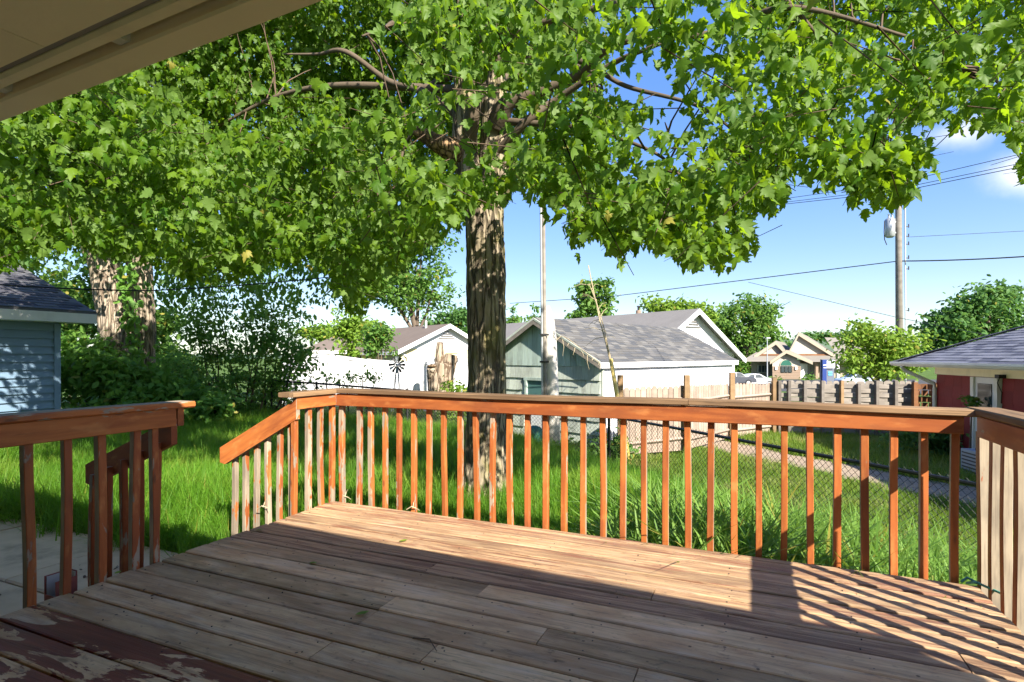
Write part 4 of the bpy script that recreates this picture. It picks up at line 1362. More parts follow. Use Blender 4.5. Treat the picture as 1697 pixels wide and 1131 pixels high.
# ------------------------------------------------------------------ poles and wires
def build_poles():
    Z = Vector((0, 0, 1))
    # utility pole with transformer
    d = 25.0
    b = at(1491, 0, d); b.z = gz(b.x, b.y)
    t = at(1488, 190, d)
    root = thing('utility_pole', 'tall grey wooden utility pole with a transformer, beyond the slat fence', 'utility pole', b)
    g = G(); g.tube([b - Z * .3, b * .5 + Vector((t.x, t.y, t.z)) * .5, t], [.155, .135, .11], 14); part('pole_shaft', g, M['polewood'], root, smooth=True)
    p = at(1498, 0, d)
    g = G(); g.tube([Vector((p.x, p.y - .12, b.z)), Vector((p.x - .03, p.y - .10, 10.5))], .03, 6); part('conduit', g, M['galv'], root)
    c0, c1 = at(1475, 392, d), at(1475, 364, d)
    tr = G(); tr.tube([c0 - Z * .06, c0, c1, c1 + Z * .07], [.12, .20, .20, .10], 16); trf = part('transformer', tr, M['galv'], root, smooth=True)
    for dx in (-.06, .10):
        g = G(); q = c1 + Vector((dx, 0, .05)); g.tube([q, q + Z * .12, q + Z * .18], [.05, .03, .05], 8); part('bushing', g, M['galv'], trf)
    for py in (368, 386):
        q = at(1475, py, d); g = G(); g.box(q + Vector((.27, 0, 0)), (.24, .05, .06)); part('bracket', g, M['galv'], root)
    g = G(); q = at(1466, 366, d); g.tube([q, q + Vector((-.02, 0, -.5)), q + Vector((0, 0, -.85)), q + Vector((.1, 0, -1.1))], .02, 5); part('drop_cable', g, M['wire'], root)
    for py in (376, 392, 405, 428, 446, 515):
        q = at(1503, py, d); g = G(); g.box(q, (.16, .03, .035)); g.tube([q + Vector((.08, 0, -.04)), q + Vector((.08, 0, .12))], .025, 6); part('wire_stand', g, M['blackmetal'], root)
    # pale pole by the garage with a dark conduit
    d = 12.2
    b = at(917, 0, d); b.z = gz(b.x, b.y) - .1
    root = thing('pale_pole', 'pale painted pole with dark cable conduits in front of the garage gable', 'pole', b)
    pts = [b, at(914, 640, d), at(911.5, 560, d), at(909, 528, d), at(907, 508, d)]
    g = G(); g.tube(pts, [.165, .155, .142, .12, .05], 18); part('pole_shaft', g, M['palepole'], root, smooth=True)
    for (p0, p1, r_, mt) in (((900, 750), (895.5, 250), .026, 'galv'), ((904, 750), (899.5, 240), .042, 'blackmetal')):
        A, B = at(p0[0], p0[1], d - .17), at(p1[0], p1[1], d - .17)
        g = G(); g.tube([A, (A + B) / 2, B], r_, 8); part('conduit', g, M['polewood' if mt == 'blackmetal' else mt], root)
    for py in (600, 555):
        A = at(902, py, d - .2); g = G(); g.box(A, (.20, .05, .04)); part('strap', g, M['blackmetal'], root)
    # guy wire with yellow guard and a dead vine
    foot = at(1043, 770, 11.2); g0 = at(1012, 595, 11.35); top = at(975, 440, 11.7)
    root = thing('guy_wire', 'guy wire in a yellow plastic guard leaning by the fence post', 'guy wire', foot)
    g = G(); g.tube([foot, foot * .45 + g0 * .55, g0], [.05, .05, .042], 8); part('guard', g, M['guard'], root, smooth=True)
    g = G(); g.tube([g0, at(1000, 540, 11.5), at(986, 495, 11.6), top], .012, 5); part('wire', g, M['deadstem'], root)
    # dead vine on the garage rake
    root = thing('dead_vine', 'dry tan vine hanging from the garage gable edge', 'vine', at(960, 600, 13.4))
    g = G()
    for k in range(8):
        u = k / 7; px = 922 + 72 * u; py = 560 + 42 * u - 3 * random.random()
        ln = random.uniform(8, 30) if k in (1, 3, 5) else random.uniform(4, 13)
        q = at(px, py, 13.9 - .5 * u)
        g.tube([q, q + Vector((random.uniform(-.05, .05), -.05, -.02 - ln * .006)), q + Vector((random.uniform(-.06, .06), -.06, -ln * .0148))], [.008, .006, .003], 5)
    g.tube([at(920, 566, 13.8), at(930, 557, 13.85), at(942, 562, 13.8), at(965, 580, 13.65), at(995, 603, 13.4)], .009, 5)
    part('stem', g, M['deadstem'], root)
    root = thing('dead_branch', 'bare dead twig reaching over the garage roof beside the guy wire', 'branch', at(1000, 560, 11.6))
    g = G()
    main = [at(1012, 600, 11.4), at(1003, 563, 11.5), at(994, 532, 11.6), at(988, 500, 11.7), at(976, 470, 11.8)]
    g.tube(main, [.022, .018, .014, .010, .006], 5)
    for k in range(16):
        i = random.randint(1, 3); u = random.random(); q = main[i] * (1 - u) + main[i + 1] * u
        e_ = q + Vector((random.uniform(-.38, .38), random.uniform(-.1, .3), random.uniform(-.25, .3)))
        g.tube([q, (q + e_) / 2 + Vector((0, 0, .05)), e_], [.008, .006, .003], 4)
    part('stem', g, M['deadstem'], root)
    # wires
    def wire(label, pts, r_=.012, sag=0.0):
        P = [at(*q) for q in pts]
        V = []
        for i in range(len(P) - 1):
            for k in range(8):
                u = k / 8; V.append(P[i] * (1 - u) + P[i + 1] * u + Vector((0, 0, -sag * 4 * u * (1 - u))))
        V.append(P[-1])
        o = part('overhead_wire', (lambda g: (g.tube(V, r_, 5), g)[1])(G()), M['wire'], None)
        tag(o, label, 'wire', 'overhead wires')
    wire('black wire sagging past the shed roof and the double trunk', [(-80, 466, 7.5), (250, 482, 9.5), (560, 458, 12.0)], .011, .03)
    wire('short dark wire glimpsed in the leaves at the far left', [(-60, 252, 8.0), (180, 271, 9.5)], .014)
    wire('long wire crossing behind the garage to the utility pole', [(845, 503, 45), (1010, 492, 36), (1489, 433, 25)], .022, .0)
    wire('wire leaving the utility pole at mid height to the right', [(1489, 433, 25), (1720, 424, 22)], .028, .05)
    wire('thin wire falling across the pole towards the red house roof', [(1240, 468, 30), (1489, 527, 25), (1720, 572, 17)], .012, .0)
    wire('uppermost of the three wires rising right above the pole transformer', [(1290, 331, 30), (1489, 303, 25), (1720, 249, 20)], .013, .0)
    wire('middle of the three wires rising right above the pole transformer', [(1280, 338, 30), (1489, 313, 25), (1720, 265, 20)], .013, .0)
    wire('lowest of the three wires rising right above the pole transformer', [(1270, 342, 30), (1489, 318, 25), (1720, 271, 20)], .015, .0)
    wire('faint wire running right from beside the transformer', [(1508, 393, 25), (1720, 382, 24)], .010, .0)
    wire('thick service cable slanting through the maple leaves at the upper right', [(1200, 258, 14), (1489, 185, 11), (1760, 75, 8)], .011, .0)
    wire('thin service wire in front of the trees right of the white gable', [(1215, 548, 30), (1310, 500, 28)], .012, .02)
    # green pedestal
    b = at(886, 0, 12.0); b.z = gz(b.x, b.y)
    root = thing('utility_box', 'green utility pedestal at the foot of the pale pole', 'utility box', b)
    g = G(); g.tube([b, b + Z * .52, b + Z * .60, b + Z * .64], [.17, .17, .14, .06], 12); part('casing', g, M['greybox'], root, smooth=True)
    g = G(); g.tube([b + Z * .46, b + Z * .49], .18, 12); part('lid_rim', g, M['greybox'], root)


build_poles()


# ------------------------------------------------------------------ far building, sign, lamp, cars
def build_far():
    Z = Vector((0, 0, 1)); d = 79.0
    zg = at(0, 632, d).z

    def pt(px, py, dd=d): return at(px, py, dd)
    root = thing('building', 'long beige building with three gables beyond the fences', 'building', pt(1325, 632))

    def slab(name, poly, depth, mat, par=root):
        g = G(); g.prism(poly, (depth * .45, depth, 0)); return part(name, g, M[mat], par)
    slab('wall', [pt(1245, 634), pt(1326, 634), pt(1326, 598), pt(1245, 598)], 12, 'tan')
    slab('wall', [pt(1326, 634, 81), pt(1470, 634, 81), pt(1470, 598, 81), pt(1326, 598, 81)], 14, 'tan')
    # skirt roofs
    def roof(poly):
        g = G(); g.prism(poly, (0, .25, .15)); return part('roof', g, M['roofbeige'], root)
    roof([pt(1231, 599.5, 76.5), pt(1296, 599.5, 76.5), pt(1305, 586, 80), pt(1254, 586, 80)])
    roof([pt(1330, 600, 77), pt(1397, 600, 77), pt(1382, 586, 81), pt(1330, 586, 81)])
    # gables: pediment + two roof planes running back
    def gable(xl, xr, xp, yb, yp, dd, back, over=1.6, wallm='tanlight'):
        a, b, c = pt(xl, yb, dd), pt(xr, yb, dd), pt(xp, yp, dd)
        g = G(); g.prism([a, b, c], (0, .4, 0)); part('gable', g, M[wallm], root)
        bk = Vector((back * .62, back, 0)); fr = Vector((-.25, -.5, 0))
        for e in (a, b):
            dn = (e - c).normalized(); ee = e + dn * over
            g = G(); g.prism([c + fr, ee + fr, ee + bk, c + bk], (0, 0, .25)); part('roof', g, M['roofbeige'], root)
            g = G(); g.prism([c + fr * 1.05 - Z * .3, ee + fr * 1.05 - Z * .3, ee + fr * 1.05 + Z * .2, c + fr * 1.05 + Z * .2], (0, -.1, 0)); part('rake_board', g, M['tan'], root)
        g = G(); g.box((a + b) / 2 + Vector((0, -.2, -.12)), (b.x - a.x, .3, .22)); part('trim_band', g, M['brownwood'], root)
    gable(1257, 1303, 1285.5, 587, 568, 79, 10, .8)
    gable(1306, 1377, 1323, 587, 553.5, 80, 16, 2.4)
    # arched window bay
    a = 76.0
    slab('wall', [pt(1280, 634, a), pt(1326, 634, a), pt(1326, 599, a), pt(1302, 584, a), pt(1280, 599, a)], 6, 'tanlight')
    g = G()
    for k in range(9):
        g.box(pt(1303, 608.5 + k * 2.6, a) + Vector((0, -.06, 0)), (3.9, .12, .19))
    part('brick_course', g, M['brick'], root)
    c = pt(1301, 583, a)
    for e in (pt(1274, 601, a), pt(1344, 601.5, a)):
        g = G(); fr = Vector((-.2, -.7, 0)); g.prism([c + fr, e + fr, e + Vector((5, 8, 0)), c + Vector((5, 8, 0))], (0, 0, .22)); part('roof', g, M['roofbeige'], root)
        g = G(); g.prism([c + fr - Z * .25, e + fr - Z * .25, e + fr + Z * .2, c + fr + Z * .2], (0, -.12, 0)); part('rake_board', g, M['tan'], root)
    cw = pt(1302, 606, a) + Vector((0, -.12, 0)); rad = 9 * a / F
    g = G(); g.prism([cw + Vector((rad * 1.12 * math.cos(t), 0, rad * 1.12 * math.sin(t))) for t in np.linspace(0, math.pi, 14)] + [cw + Vector((-rad * 1.12, 0, -1.05)), cw + Vector((rad * 1.12, 0, -1.05))], (0, .15, 0)); wn = part('window', g, M['tanlight'], root, label='arched window')
    g = G(); g.prism([cw + Vector((rad * math.cos(t), -.05, rad * math.sin(t))) for t in np.linspace(0, math.pi, 14)], (0, .05, 0)); part('arched_pane', g, M['greenglass'], wn)
    for k in range(3):
        g = G(); g.box(cw + Vector((-rad * .66 + k * rad * .66, -.03, -.5)), (rad * .54, .06, .86)); part('pane', g, M['glass'], wn)
    for px in (1286, 1319):
        g = G(); q = pt(px, 610.5, a - .2); g.box(q, (.25, .2, .42)); part('wall_lamp', g, M['signwhite'], root)
    for (x0, x1, y0, y1, dd, nn) in ((1256, 1272, 606, 617, 78.9, 3), (1334, 1339, 606, 618, 80.7, 2), (1405, 1414, 608, 620, 80.9, 2)):
        A, B = pt(x0, y1, dd), pt(x1, y0, dd)
        g = G(); g.box(((A.x + B.x) / 2, dd - .08, (A.z + B.z) / 2), (B.x - A.x + .2, .12, B.z - A.z + .2)); wn = part('window', g, M['tanlight'], root)
        for k in range(nn):
            ww = (B.x - A.x) / nn
            g = G(); g.box((A.x + ww * (k + .5), dd - .16, (A.z + B.z) / 2), (ww * .8, .06, B.z - A.z)); part('pane', g, M['glass'], wn)
    g = G(); A = pt(1325, 634, 76.2); g.prism([pt(1325, 634, 76.2), pt(1339, 634, 80.8), pt(1339, 603, 80.8), pt(1325, 603, 76.2)], (.0, .3, 0)); part('side_wall', g, M['white'], root)
    for px in (1353, 1361, 1388):
        q = pt(px, 620, 78); g = G(); g.box(q, (.35, .35, 3.4)); part('column', g, M['white' if px == 1388 else 'brick'], root)
    g = G(); A = pt(1346, 0, 80.6); g.box((A.x, 80.7, zg + 1.2), (1.0, .15, 2.6)); part('door', g, M['glass'], root)
    # right long roof
    roof([pt(1368, 561, 88), pt(1480, 563, 90), pt(1500, 600, 79), pt(1397, 601, 79)])

    # roadside sign
    d2 = 58.0
    q = at(1371.5, 640, d2)
    root = thing('sign', 'tall navy and white sign standing before the beige building', 'sign', q)
    def pan(name, x0, x1, y0, y1, off, mat, par=root, th=.3):
        A, B = at(x0, y1, d2), at(x1, y0, d2)
        g = G(); g.box(((A.x + B.x) / 2, d2 + off, (A.z + B.z) / 2), (B.x - A.x, th, B.z - A.z)); return part(name, g, M[mat], par)
    body = pan('sign_body', 1360.5, 1381, 596, 645, 0, 'signgrey')
    pan('navy_panel', 1360.5, 1367, 596.5, 609.5, -.17, 'navy')
    pan('white_panel', 1367.5, 1380.8, 597.5, 609, -.17, 'signwhite')
    pan('navy_panel', 1360.5, 1367, 610, 640, -.17, 'navy')
    pan('blue_emblem', 1371, 1377.5, 616, 619, -.17, 'signblue', body, .06)
    pan('blue_emblem', 1371, 1377.5, 620, 622.5, -.17, 'signblue', body, .06)
    pan('white_lettering', 1361.5, 1366, 604.5, 606.5, -.35, 'signwhite', body, .04)
    pan('white_lettering', 1361.5, 1380, 609.2, 610.2, -.35, 'signwhite', body, .04)
    # street lamp
    d3 = 60.0; b = at(1271.5, 640, d3)
    root = thing('street_lamp', 'slim grey parking lot lamp post before the beige building', 'street lamp', b)
    g = G(); g.tube([b, at(1271.5, 562, d3)], [.075, .05], 8); part('lamp_post', g, M['galv'], root)
    h = at(1273, 560.5, d3); g = G(); g.box(h, (.42, .25, .12)); part('lamp_head', g, M['galv'], root)

    # cars
    def car(label, px, py_roof, d4, mat, flip=1):
        L, Wd, Hh = 4.6, 1.75, 1.45
        top = at(px, py_roof, d4); b = Vector((top.x, top.y, top.z - Hh))
        root = thing('parked_car', label, 'car', b, 'cars parked by the beige building')
        prof = [(-2.3, .35), (-2.28, .75), (-2.0, .92), (-1.35, .98), (-.75, 1.38), (-.2, 1.45), (.45, 1.42), (1.05, 1.05), (1.75, .92), (2.2, .75), (2.3, .5), (2.25, .3)]
        g = G(); secs = ((-.5, 1.0, 0), (-.42, 1.0, 1), (.42, 1.0, 1), (.5, 1.0, 0))
        n = len(prof); V = []
        for (u, s, full) in secs:
            for (x, z) in prof:
                inset = (1 - .16 * max(0, z - .95) / .5)
                V.append((b.x + flip * x, b.y + u * Wd * inset * (1.0 if full == 0 else 1.0), b.z + z - (0 if full else .04 * (z > .6))))
        Fc = [tuple(range(n)), tuple(range(3 * n, 4 * n))]
        for k in range(3):
            for i in range(n):
                Fc.append((k * n + i, k * n + (i + 1) % n, (k + 1) * n + (i + 1) % n, (k + 1) * n + i))
        g.add(V, Fc); part('body', g, M[mat], root)
        for (xa, xb, ta, tb) in ((-1.15, -.25, -.72, -.25), (-.17, .85, -.17, .42)):
            g = G(); y = b.y - Wd * .5 + .03
            g.prism([(b.x + flip * xa, y - .02, b.z + .97), (b.x + flip * xb, y - .02, b.z + .98), (b.x + flip * tb, y + .09, b.z + 1.36), (b.x + flip * ta, y + .09, b.z + 1.34)], (0, .03, 0)); part('side_window', g, M['glass'], root)
        g = G(); g.prism([(b.x + flip * 1.06, b.y - .66, b.z + 1.075), (b.x + flip * 1.06, b.y + .66, b.z + 1.075), (b.x + flip * .5, b.y + .58, b.z + 1.425), (b.x + flip * .5, b.y - .58, b.z + 1.425)], (flip * .03, 0, .012)); part('windscreen', g, M['glass'], root)
        for x in (-1.42, 1.42):
            for y in (-.78, .78):
                g = G(); g.tube([(b.x + x, b.y + y - .1, b.z + .33), (b.x + x, b.y + y + .1, b.z + .33)], .33, 16); wh = part('wheel', g, M['tyre'], root)
                g = G(); yy = y + (-.105 if y < 0 else .105); g.tube([(b.x + x, b.y + yy - .01, b.z + .33), (b.x + x, b.y + yy + .01, b.z + .33)], .2, 12); part('rim', g, M['galv'], wh)
    car('white sedan parked behind the pale board fence', 1249, 619.5, 64, 'carwhite')
    car('dark car half hidden behind the white garage corner', 1212, 616.5, 58, 'cardark', -1)
    car('silver blue car at the edge of the lime green shrub', 1420, 619, 62, 'carsilver', -1)


build_far()


# ------------------------------------------------------------------ windmill ornament and stump
def build_ornaments():
    Z = Vector((0, 0, 1))
    d = 15.6; c = at(657.5, 605, d); b = c.copy(); b.z = gz(c.x, c.y)
    root = thing('garden_windmill', 'small metal garden windmill on a slim tower before the white fence', 'windmill', b)
    R = .235
    for k in range(12):
        t = 2 * math.pi * k / 12
        u = Vector((math.cos(t), 0, math.sin(t))); w_ = Vector((-math.sin(t), 0, math.cos(t)))
        g = G(); p = [c + u * .05 - w_ * .012, c + u * R - w_ * .042 + Vector((0, .02, 0)), c + u * R + w_ * .042 - Vector((0, .02, 0)), c + u * .05 + w_ * .012]
        g.prism(p, (0, .008, 0)); part('blade', g, M['galv'] if k % 2 else M['blackmetal'], root)
    g = G(); g.tube([c + Vector((0, -.03, 0)), c + Vector((0, .10, 0))], .03, 10); part('hub', g, M['galv'], root)
    g = G(); g.prism([c + Vector((.0, .12, -.01)), c + Vector((.02, .30, -.08)), c + Vector((.02, .42, -.08)), c + Vector((.02, .42, .08)), c + Vector((.02, .30, .08))], (.008, 0, 0)); part('tail_vane', g, M['galv'], root)
    for dx, dy in ((-.13, -.13), (.13, -.13), (.13, .13), (-.13, .13)):
        g = G(); g.tube([b + Vector((dx, dy, 0)), c + Vector((dx * .12, dy * .12 + .04, -.02))], .011, 5); part('tower_leg', g, M['galv'], root)
    for u in (.25, .5, .75):
        m = b * (1 - u) + c * u; s = .13 * (1 - u * .88) * 2
        g = G(); g.box(m + Vector((0, -s / 2, 0)), (s, .01, .012)); g.box(m + Vector((0, s / 2, 0)), (s, .01, .012)); part('cross_brace', g, M['galv'], root)
    # stump with three sawn stubs
    d = 16.3; b = at(727, 0, d); b.z = gz(b.x, b.y) - .1
    root = thing('tree_stump', 'pale dead tree stump with three sawn off stubs in front of the white fence', 'stump', b)

    def barkish(pts, rad, seed, ns=20, sub=10):
        P, Rr = [], []
        for i in range(len(pts) - 1):
            for k in range(sub):
                u = k / sub; P.append(Vector(pts[i]) * (1 - u) + Vector(pts[i + 1]) * u); Rr.append(rad[i] * (1 - u) + rad[i + 1] * u)
        P.append(Vector(pts[-1])); Rr.append(rad[-1])
        g = G(); g.tube(P, Rr, ns)
        V = g.v[-1]; cen = np.repeat(np.array([tuple(p) for p in P]), ns, 0)
        dd = V - cen; nn = fbm(np.stack([V[:, 0] * 9, V[:, 1] * 9, V[:, 2] * 2.5], -1), seed)
        g.v[-1] = cen + dd * (0.86 + .32 * nn)[:, None]
        return g
    s = d / F
    part('stump_trunk', barkish([b, at(730, 660, d), at(733, 625, d), at(738, 603, d)], [.44, .36, .34, .30], 1), M['stump'], root, smooth=True)
    part('stub', barkish([at(728, 640, d), at(731, 605, d), at(729, 587, d), at(729, 568, d)], [.26, .20, .125, .10], 2), M['stump'], root, smooth=True)
    part('stub', barkish([at(732, 632, d), at(741, 612, d), at(747, 596, d), at(749, 588, d)], [.27, .25, .21, .18], 3), M['stump'], root, smooth=True)
    part('stub', barkish([at(724, 645, d), at(719, 625, d), at(716, 608, d - .2)], [.26, .20, .155], 4), M['stump'], root, smooth=True)
    for (p, rr) in ((at(729, 567.6, d), .085), (at(749.2, 587, d), .16), (at(715.8, 607.3, d - .2), .14)):
        g = G(); g.tube([p, p + Z * .02], rr, 16); part('cut_face', g, M['cutwood'], root)


build_ornaments()


# ------------------------------------------------------------------ trees
def bark_tube(pts, rad, seed, ns=40, sub=16, amp=.16, fz=1.6, fxy=11.0):
    P, Rr = [], []
    n = len(pts)
    C = np.array([tuple(Vector(p)) for p in pts]); rad = np.array(rad, float)
    tt = np.linspace(0, n - 1, (n - 1) * sub + 1)
    # Catmull-Rom
    def cr(A, t):
        k = np.clip(np.floor(t).astype(int), 0, n - 2); u = (t - k)[:, None] if A.ndim > 1 else (t - k)
        p0, p1, p2, p3 = A[np.maximum(k - 1, 0)], A[k], A[k + 1], A[np.minimum(k + 2, n - 1)]
        return .5 * (2 * p1 + (p2 - p0) * u + (2 * p0 - 5 * p1 + 4 * p2 - p3) * u * u + (3 * p1 - p0 - 3 * p2 + p3) * u ** 3)
    PP = cr(C, tt); RR_ = cr(rad, tt)
    g = G(); g.tube([Vector(p) for p in PP], list(RR_), ns)
    V = g.v[-1]; cen = np.repeat(PP, ns, 0); dd = V - cen
    q = np.stack([V[:, 0] * fxy, V[:, 1] * fxy, V[:, 2] * fz], -1)
    a = fbm(q, seed, 4); rid = 1 - np.abs(2 * vnoise(q * 1.3, seed + 9) - 1)
    big = fbm(V * np.array([2.2, 2.2, 1.1]), seed + 20, 3)
    g.v[-1] = cen + dd * (1 + amp * (a - .47) + amp * .9 * (rid - .6) + .22 * (big - .45))[:, None]
    return g


def leaf_tpl_maple(fold=.3, droop=.22, wave=.03, skew=0.0, narrow=1.0):
    """five-lobed leaf, unit length about 1, tip along +x, face normal +z; fan of triangles"""
    half = [(0.0, .0), (-.06, .16), (.03, .38), (.13, .30), (.17, .44), (.33, .62), (.36, .42), (.43, .30), (.55, .40), (.66, .27), (.69, .17), (.84, .15), (1.0, 0)]
    out = half[:] + [(x, -y) for (x, y) in half[1:-1]][::-1]
    V = [(.36, 0, .0)] + [(x, y * narrow + skew * x * x, -fold * abs(y) ** 1.3 - droop * max(0, x - .25) ** 2 * 1.6 + wave * math.sin(9 * x + 5 * y)) for x, y in out]
    n = len(out)
    Fc = [(0, 1 + (i + 1) % n, 1 + i) for i in range(n)]
    return np.array(V, float), np.array(Fc)


def leaf_tpl_simple(wd=.55):
    V = [(0, 0, 0), (.35, wd / 2, -.05), (.75, wd * .38, -.10), (1, 0, -.16), (.75, -wd * .38, -.10), (.35, -wd / 2, -.05), (.5, 0, .03)]
    Fc = [(6, 1, 0), (6, 2, 1), (6, 3, 2), (6, 4, 3), (6, 5, 4), (6, 0, 5)]
    return np.array(V, float), np.array(Fc)


ML = [leaf_tpl_maple(.3, .25, .03), leaf_tpl_maple(.85, .5, .05, .12, .9), leaf_tpl_maple(-.45, .7, .06, -.15), leaf_tpl_maple(.55, 1.0, .07, .08, 1.05)]
ML_F = ML[0][1]
SL_V, SL_F = leaf_tpl_simple()
# canopy edge as the photo shows it (x, lowest y of leaves)
EDGE = np.array([(-400, 450), (0, 445), (60, 432), (110, 402), (160, 420), (250, 432), (300, 455), (380, 465), (430, 440), (480, 425), (540, 445), (562, 500), (600, 525), (628, 470), (680, 425), (735, 385), (770, 370), (836, 350), (848, 312), (880, 318), (905, 345), (925, 395), (955, 420), (985, 388), (1015, 402), (1030, 442), (1045, 405), (1090, 402), (1130, 436), (1200, 440), (1250, 436), (1255, 380), (1240, 345), (1290, 348), (1315, 330), (1300, 285), (1318, 250), (1330, 300), (1372, 312), (1395, 268), (1412, 335), (1432, 352), (1480, 330), (1545, 312), (1548, 272), (1522, 226), (1500, 195), (1560, 190), (1600, 215), (1640, 200), (1680, 228), (1697, 300), (1760, 300), (2200, 330)], float)
HOLES = [(1435, 172, 42, 38), (1352, 262, 22, 18), (1590, 150, 45, 28), (1250, 190, 14, 20), (930, 352, 40, 40), (505, 170, 12, 10), (400, 200, 22, 12), (740, 160, 12, 26), (1500, 215, 26, 26), (1180, 90, 12, 10), (1640, 80, 26, 18), (360, 350, 26, 14)]


def proj(P):
    return CX + F * P[:, 0] / P[:, 1], HY - F * (P[:, 2] - CH) / P[:, 1]


def canopy_ok(P, soft, rgen):
    x, y = proj(P)
    lim = np.interp(x, EDGE[:, 0], EDGE[:, 1])
    ok = y < lim - soft
    for (hx, hy, a, b) in HOLES:
        ok &= ((x - hx) / a) ** 2 + ((y - hy) / b) ** 2 > 1
    return ok


def sprays(centers, rgen, nleaf, size, spread, hang=.95):
    """leaves around each twig centre: returns R, P, sizes"""
    n = len(centers); k = nleaf
    yaw = rgen.uniform(0, 2 * np.pi, (n, 1)) + rgen.normal(0, .9, (n, k))
    t = rgen.uniform(-1, 1, (n, k))
    ax = rgen.uniform(0, 2 * np.pi, n)
    dirs = np.stack([np.cos(ax), np.sin(ax), rgen.uniform(-.9, .1, n)], -1)
    P = centers[:, None, :] + dirs[:, None, :] * (t * spread)[..., None] + rgen.normal(0, spread * .34, (n, k, 3)) * np.array([1, 1, .75])
    pitch = rgen.normal(hang, .45, (n, k)); roll = rgen.normal(0, .7, (n, k))
    sz = size * rgen.uniform(.5, 1.2, (n, k))
    return rot_mats(yaw.ravel(), pitch.ravel(), roll.ravel(), sz.ravel()), P.reshape(-1, 3), sz.ravel(), dirs


def build_maple():
    rg = np.random.default_rng(21)
    T = np.array([-.28, 5.95])
    zb = gz(*T)
    root = thing('maple_tree', 'large maple just beyond the deck with a furrowed trunk and leafy crown overhead', 'tree', (T[0], T[1], zb))
    d = T[1]
    s = d / F
    tr = [(T[0] + .0, d, zb - .25), (T[0] + .0, d, zb + .12), at(806, 780, d), at(806, 690, d), at(806.5, 600, d), at(806, 500, d), at(804, 410, d), at(803, 345, d), at(806, 285, d)]
    rr = [.36, .29, .238, .212, .203, .203, .203, .205, .20]
    part('trunk', bark_tube(tr, rr, 5, 96, 56, .15, 3.4, 17.0), M['bark'], root, smooth=True)
    # two stems above the fork
    lst = [at(790, 345, d), at(772, 268, d), at(770, 190, d - .1), at(768, 90, d - .1), at(762, -60, d + .1), at(740, -260, d + .3)]
    rst = [at(815, 330, d + .05), at(822, 230, d + .1), at(814, 120, d + .15), at(812, 20, d + .2), at(830, -140, d + .3), at(845, -330, d + .5)]
    part('stem', bark_tube(lst, [.16, .135, .125, .10, .085, .05], 6, 40, 14, .16), M['bark'], root, smooth=True)
    part('stem', bark_tube(rst, [.18, .17, .15, .13, .10, .06], 7, 40, 14, .16), M['bark'], root, smooth=True)
    # sawn stub on the left, stub on the right, broken stub up the middle
    part('limb_stub', bark_tube([at(770, 262, d), at(742, 246, d - .12), at(715, 232, d - .22), at(688, 214, d - .30)], [.13, .115, .085, .06], 8, 28, 10, .12), M['cutwood'], root, smooth=True)
    part('limb_stub', bark_tube([at(775, 235, d - .05), at(781, 200, d - .18), at(786, 165, d - .25)], [.09, .085, .07], 9, 24, 8, .12), M['barklimb'], root, smooth=True)
    part('limb_stub', bark_tube([at(822, 210, d - .05), at(838, 176, d - .2), at(862, 158, d - .3)], [.10, .09, .03], 10, 24, 8, .12), M['barklimb'], root, smooth=True)
    # limbs reaching out
    limbs = []
    def limb(p, q, r0, droop=.0, seed=1, name='limb'):
        p, q = Vector(p), Vector(q); L = (q - p).length
        pts = []
        for k in range(6):
            u = k / 5
            v = p * (1 - u) + q * u + Vector((rg.normal(0, .10), rg.normal(0, .12), L * .10 * math.sin(u * math.pi) + rg.normal(0, .04))) * (1 if 0 < k < 5 else 0)
            pts.append(v)
        part(name, bark_tube(pts, [r0 * .72 * (1 - .82 * k / 5) for k in range(6)], seed, 14, 8, .03, 4, 4), M['barklimb'], root, smooth=True)
        limbs.append(pts)
    heads = [(at(815, 180, d + .1), at(1500, 60, 4.3), .085), (at(818, 260, d), at(1130, 60, 4.9), .07), (at(770, 200, d), at(470, 90, 6.4), .07), (at(770, 150, d), at(300, 250, 7.6), .07),
             (at(812, 100, d), at(1250, 250, 5.0), .06), (at(812, 60, d), at(1640, 120, 3.9), .06), (at(768, 100, d), at(600, 60, 4.6), .06), (at(815, 150, d + .15), at(1000, 150, 8.3), .06),
             (at(770, 120, d), at(620, 330, 7.6), .055), (at(812, 40, d), at(760, -150, 3.9), .06), (at(820, 200, d), at(1150, 330, 4.7), .055), (at(812, 0, d), at(1320, -60, 4.0), .06)]
    for i, (p, q, r0) in enumerate(heads): limb(p, q, r0, 0, 30 + i)
    # twig clusters through the crown volume
    cent = []
    need = 4700; tot = 0
    while tot < need:
        n = 20000
        u = rg.normal(0, 1, (n, 3)); u /= np.linalg.norm(u, axis=1)[:, None]
        rad = rg.uniform(.25, 1, n) ** .45
        P = np.array([T[0] - .3, T[1] - .1, 4.55]) + u * rad[:, None] * np.array([6.4, 4.1, 3.7])
        x, y = proj(np.where(P[:, 1:2] > .5, P, np.array([0, 1, 50.])))
        near = np.where(x > 950, 2.9, np.where(x < 600, 4.3, 3.3))
        far = np.where(x > 1000, 6.8, 9.8)
        ok = (P[:, 1] > near) & (P[:, 1] < far) & (y > -110) & (x > -150) & (x < 1900) & (P[:, 2] > 1.75)
        ok &= canopy_ok(P, 22 * 5 / np.maximum(P[:, 1], 2) + np.abs(rg.normal(0, 1, n)) * np.where(x > 1000, 45, 32), rg)
        # open texture: clumps by 3-D noise, thinner at the right
        nz_ = fbm(P * 1.1, 77, 3)
        thr = np.where(x > 1250, .475, np.where(x > 1000, .37, .30)) - .06 * (y < 60)
        ok &= nz_ > thr
        # even out over the picture: nearer clusters cover more
        ok &= rg.random(n) < np.clip(P[:, 1] / 6.5, .2, 1) ** 1.6
        cent.append(P[ok]); tot += ok.sum()
    C = np.concatenate(cent)[:need]
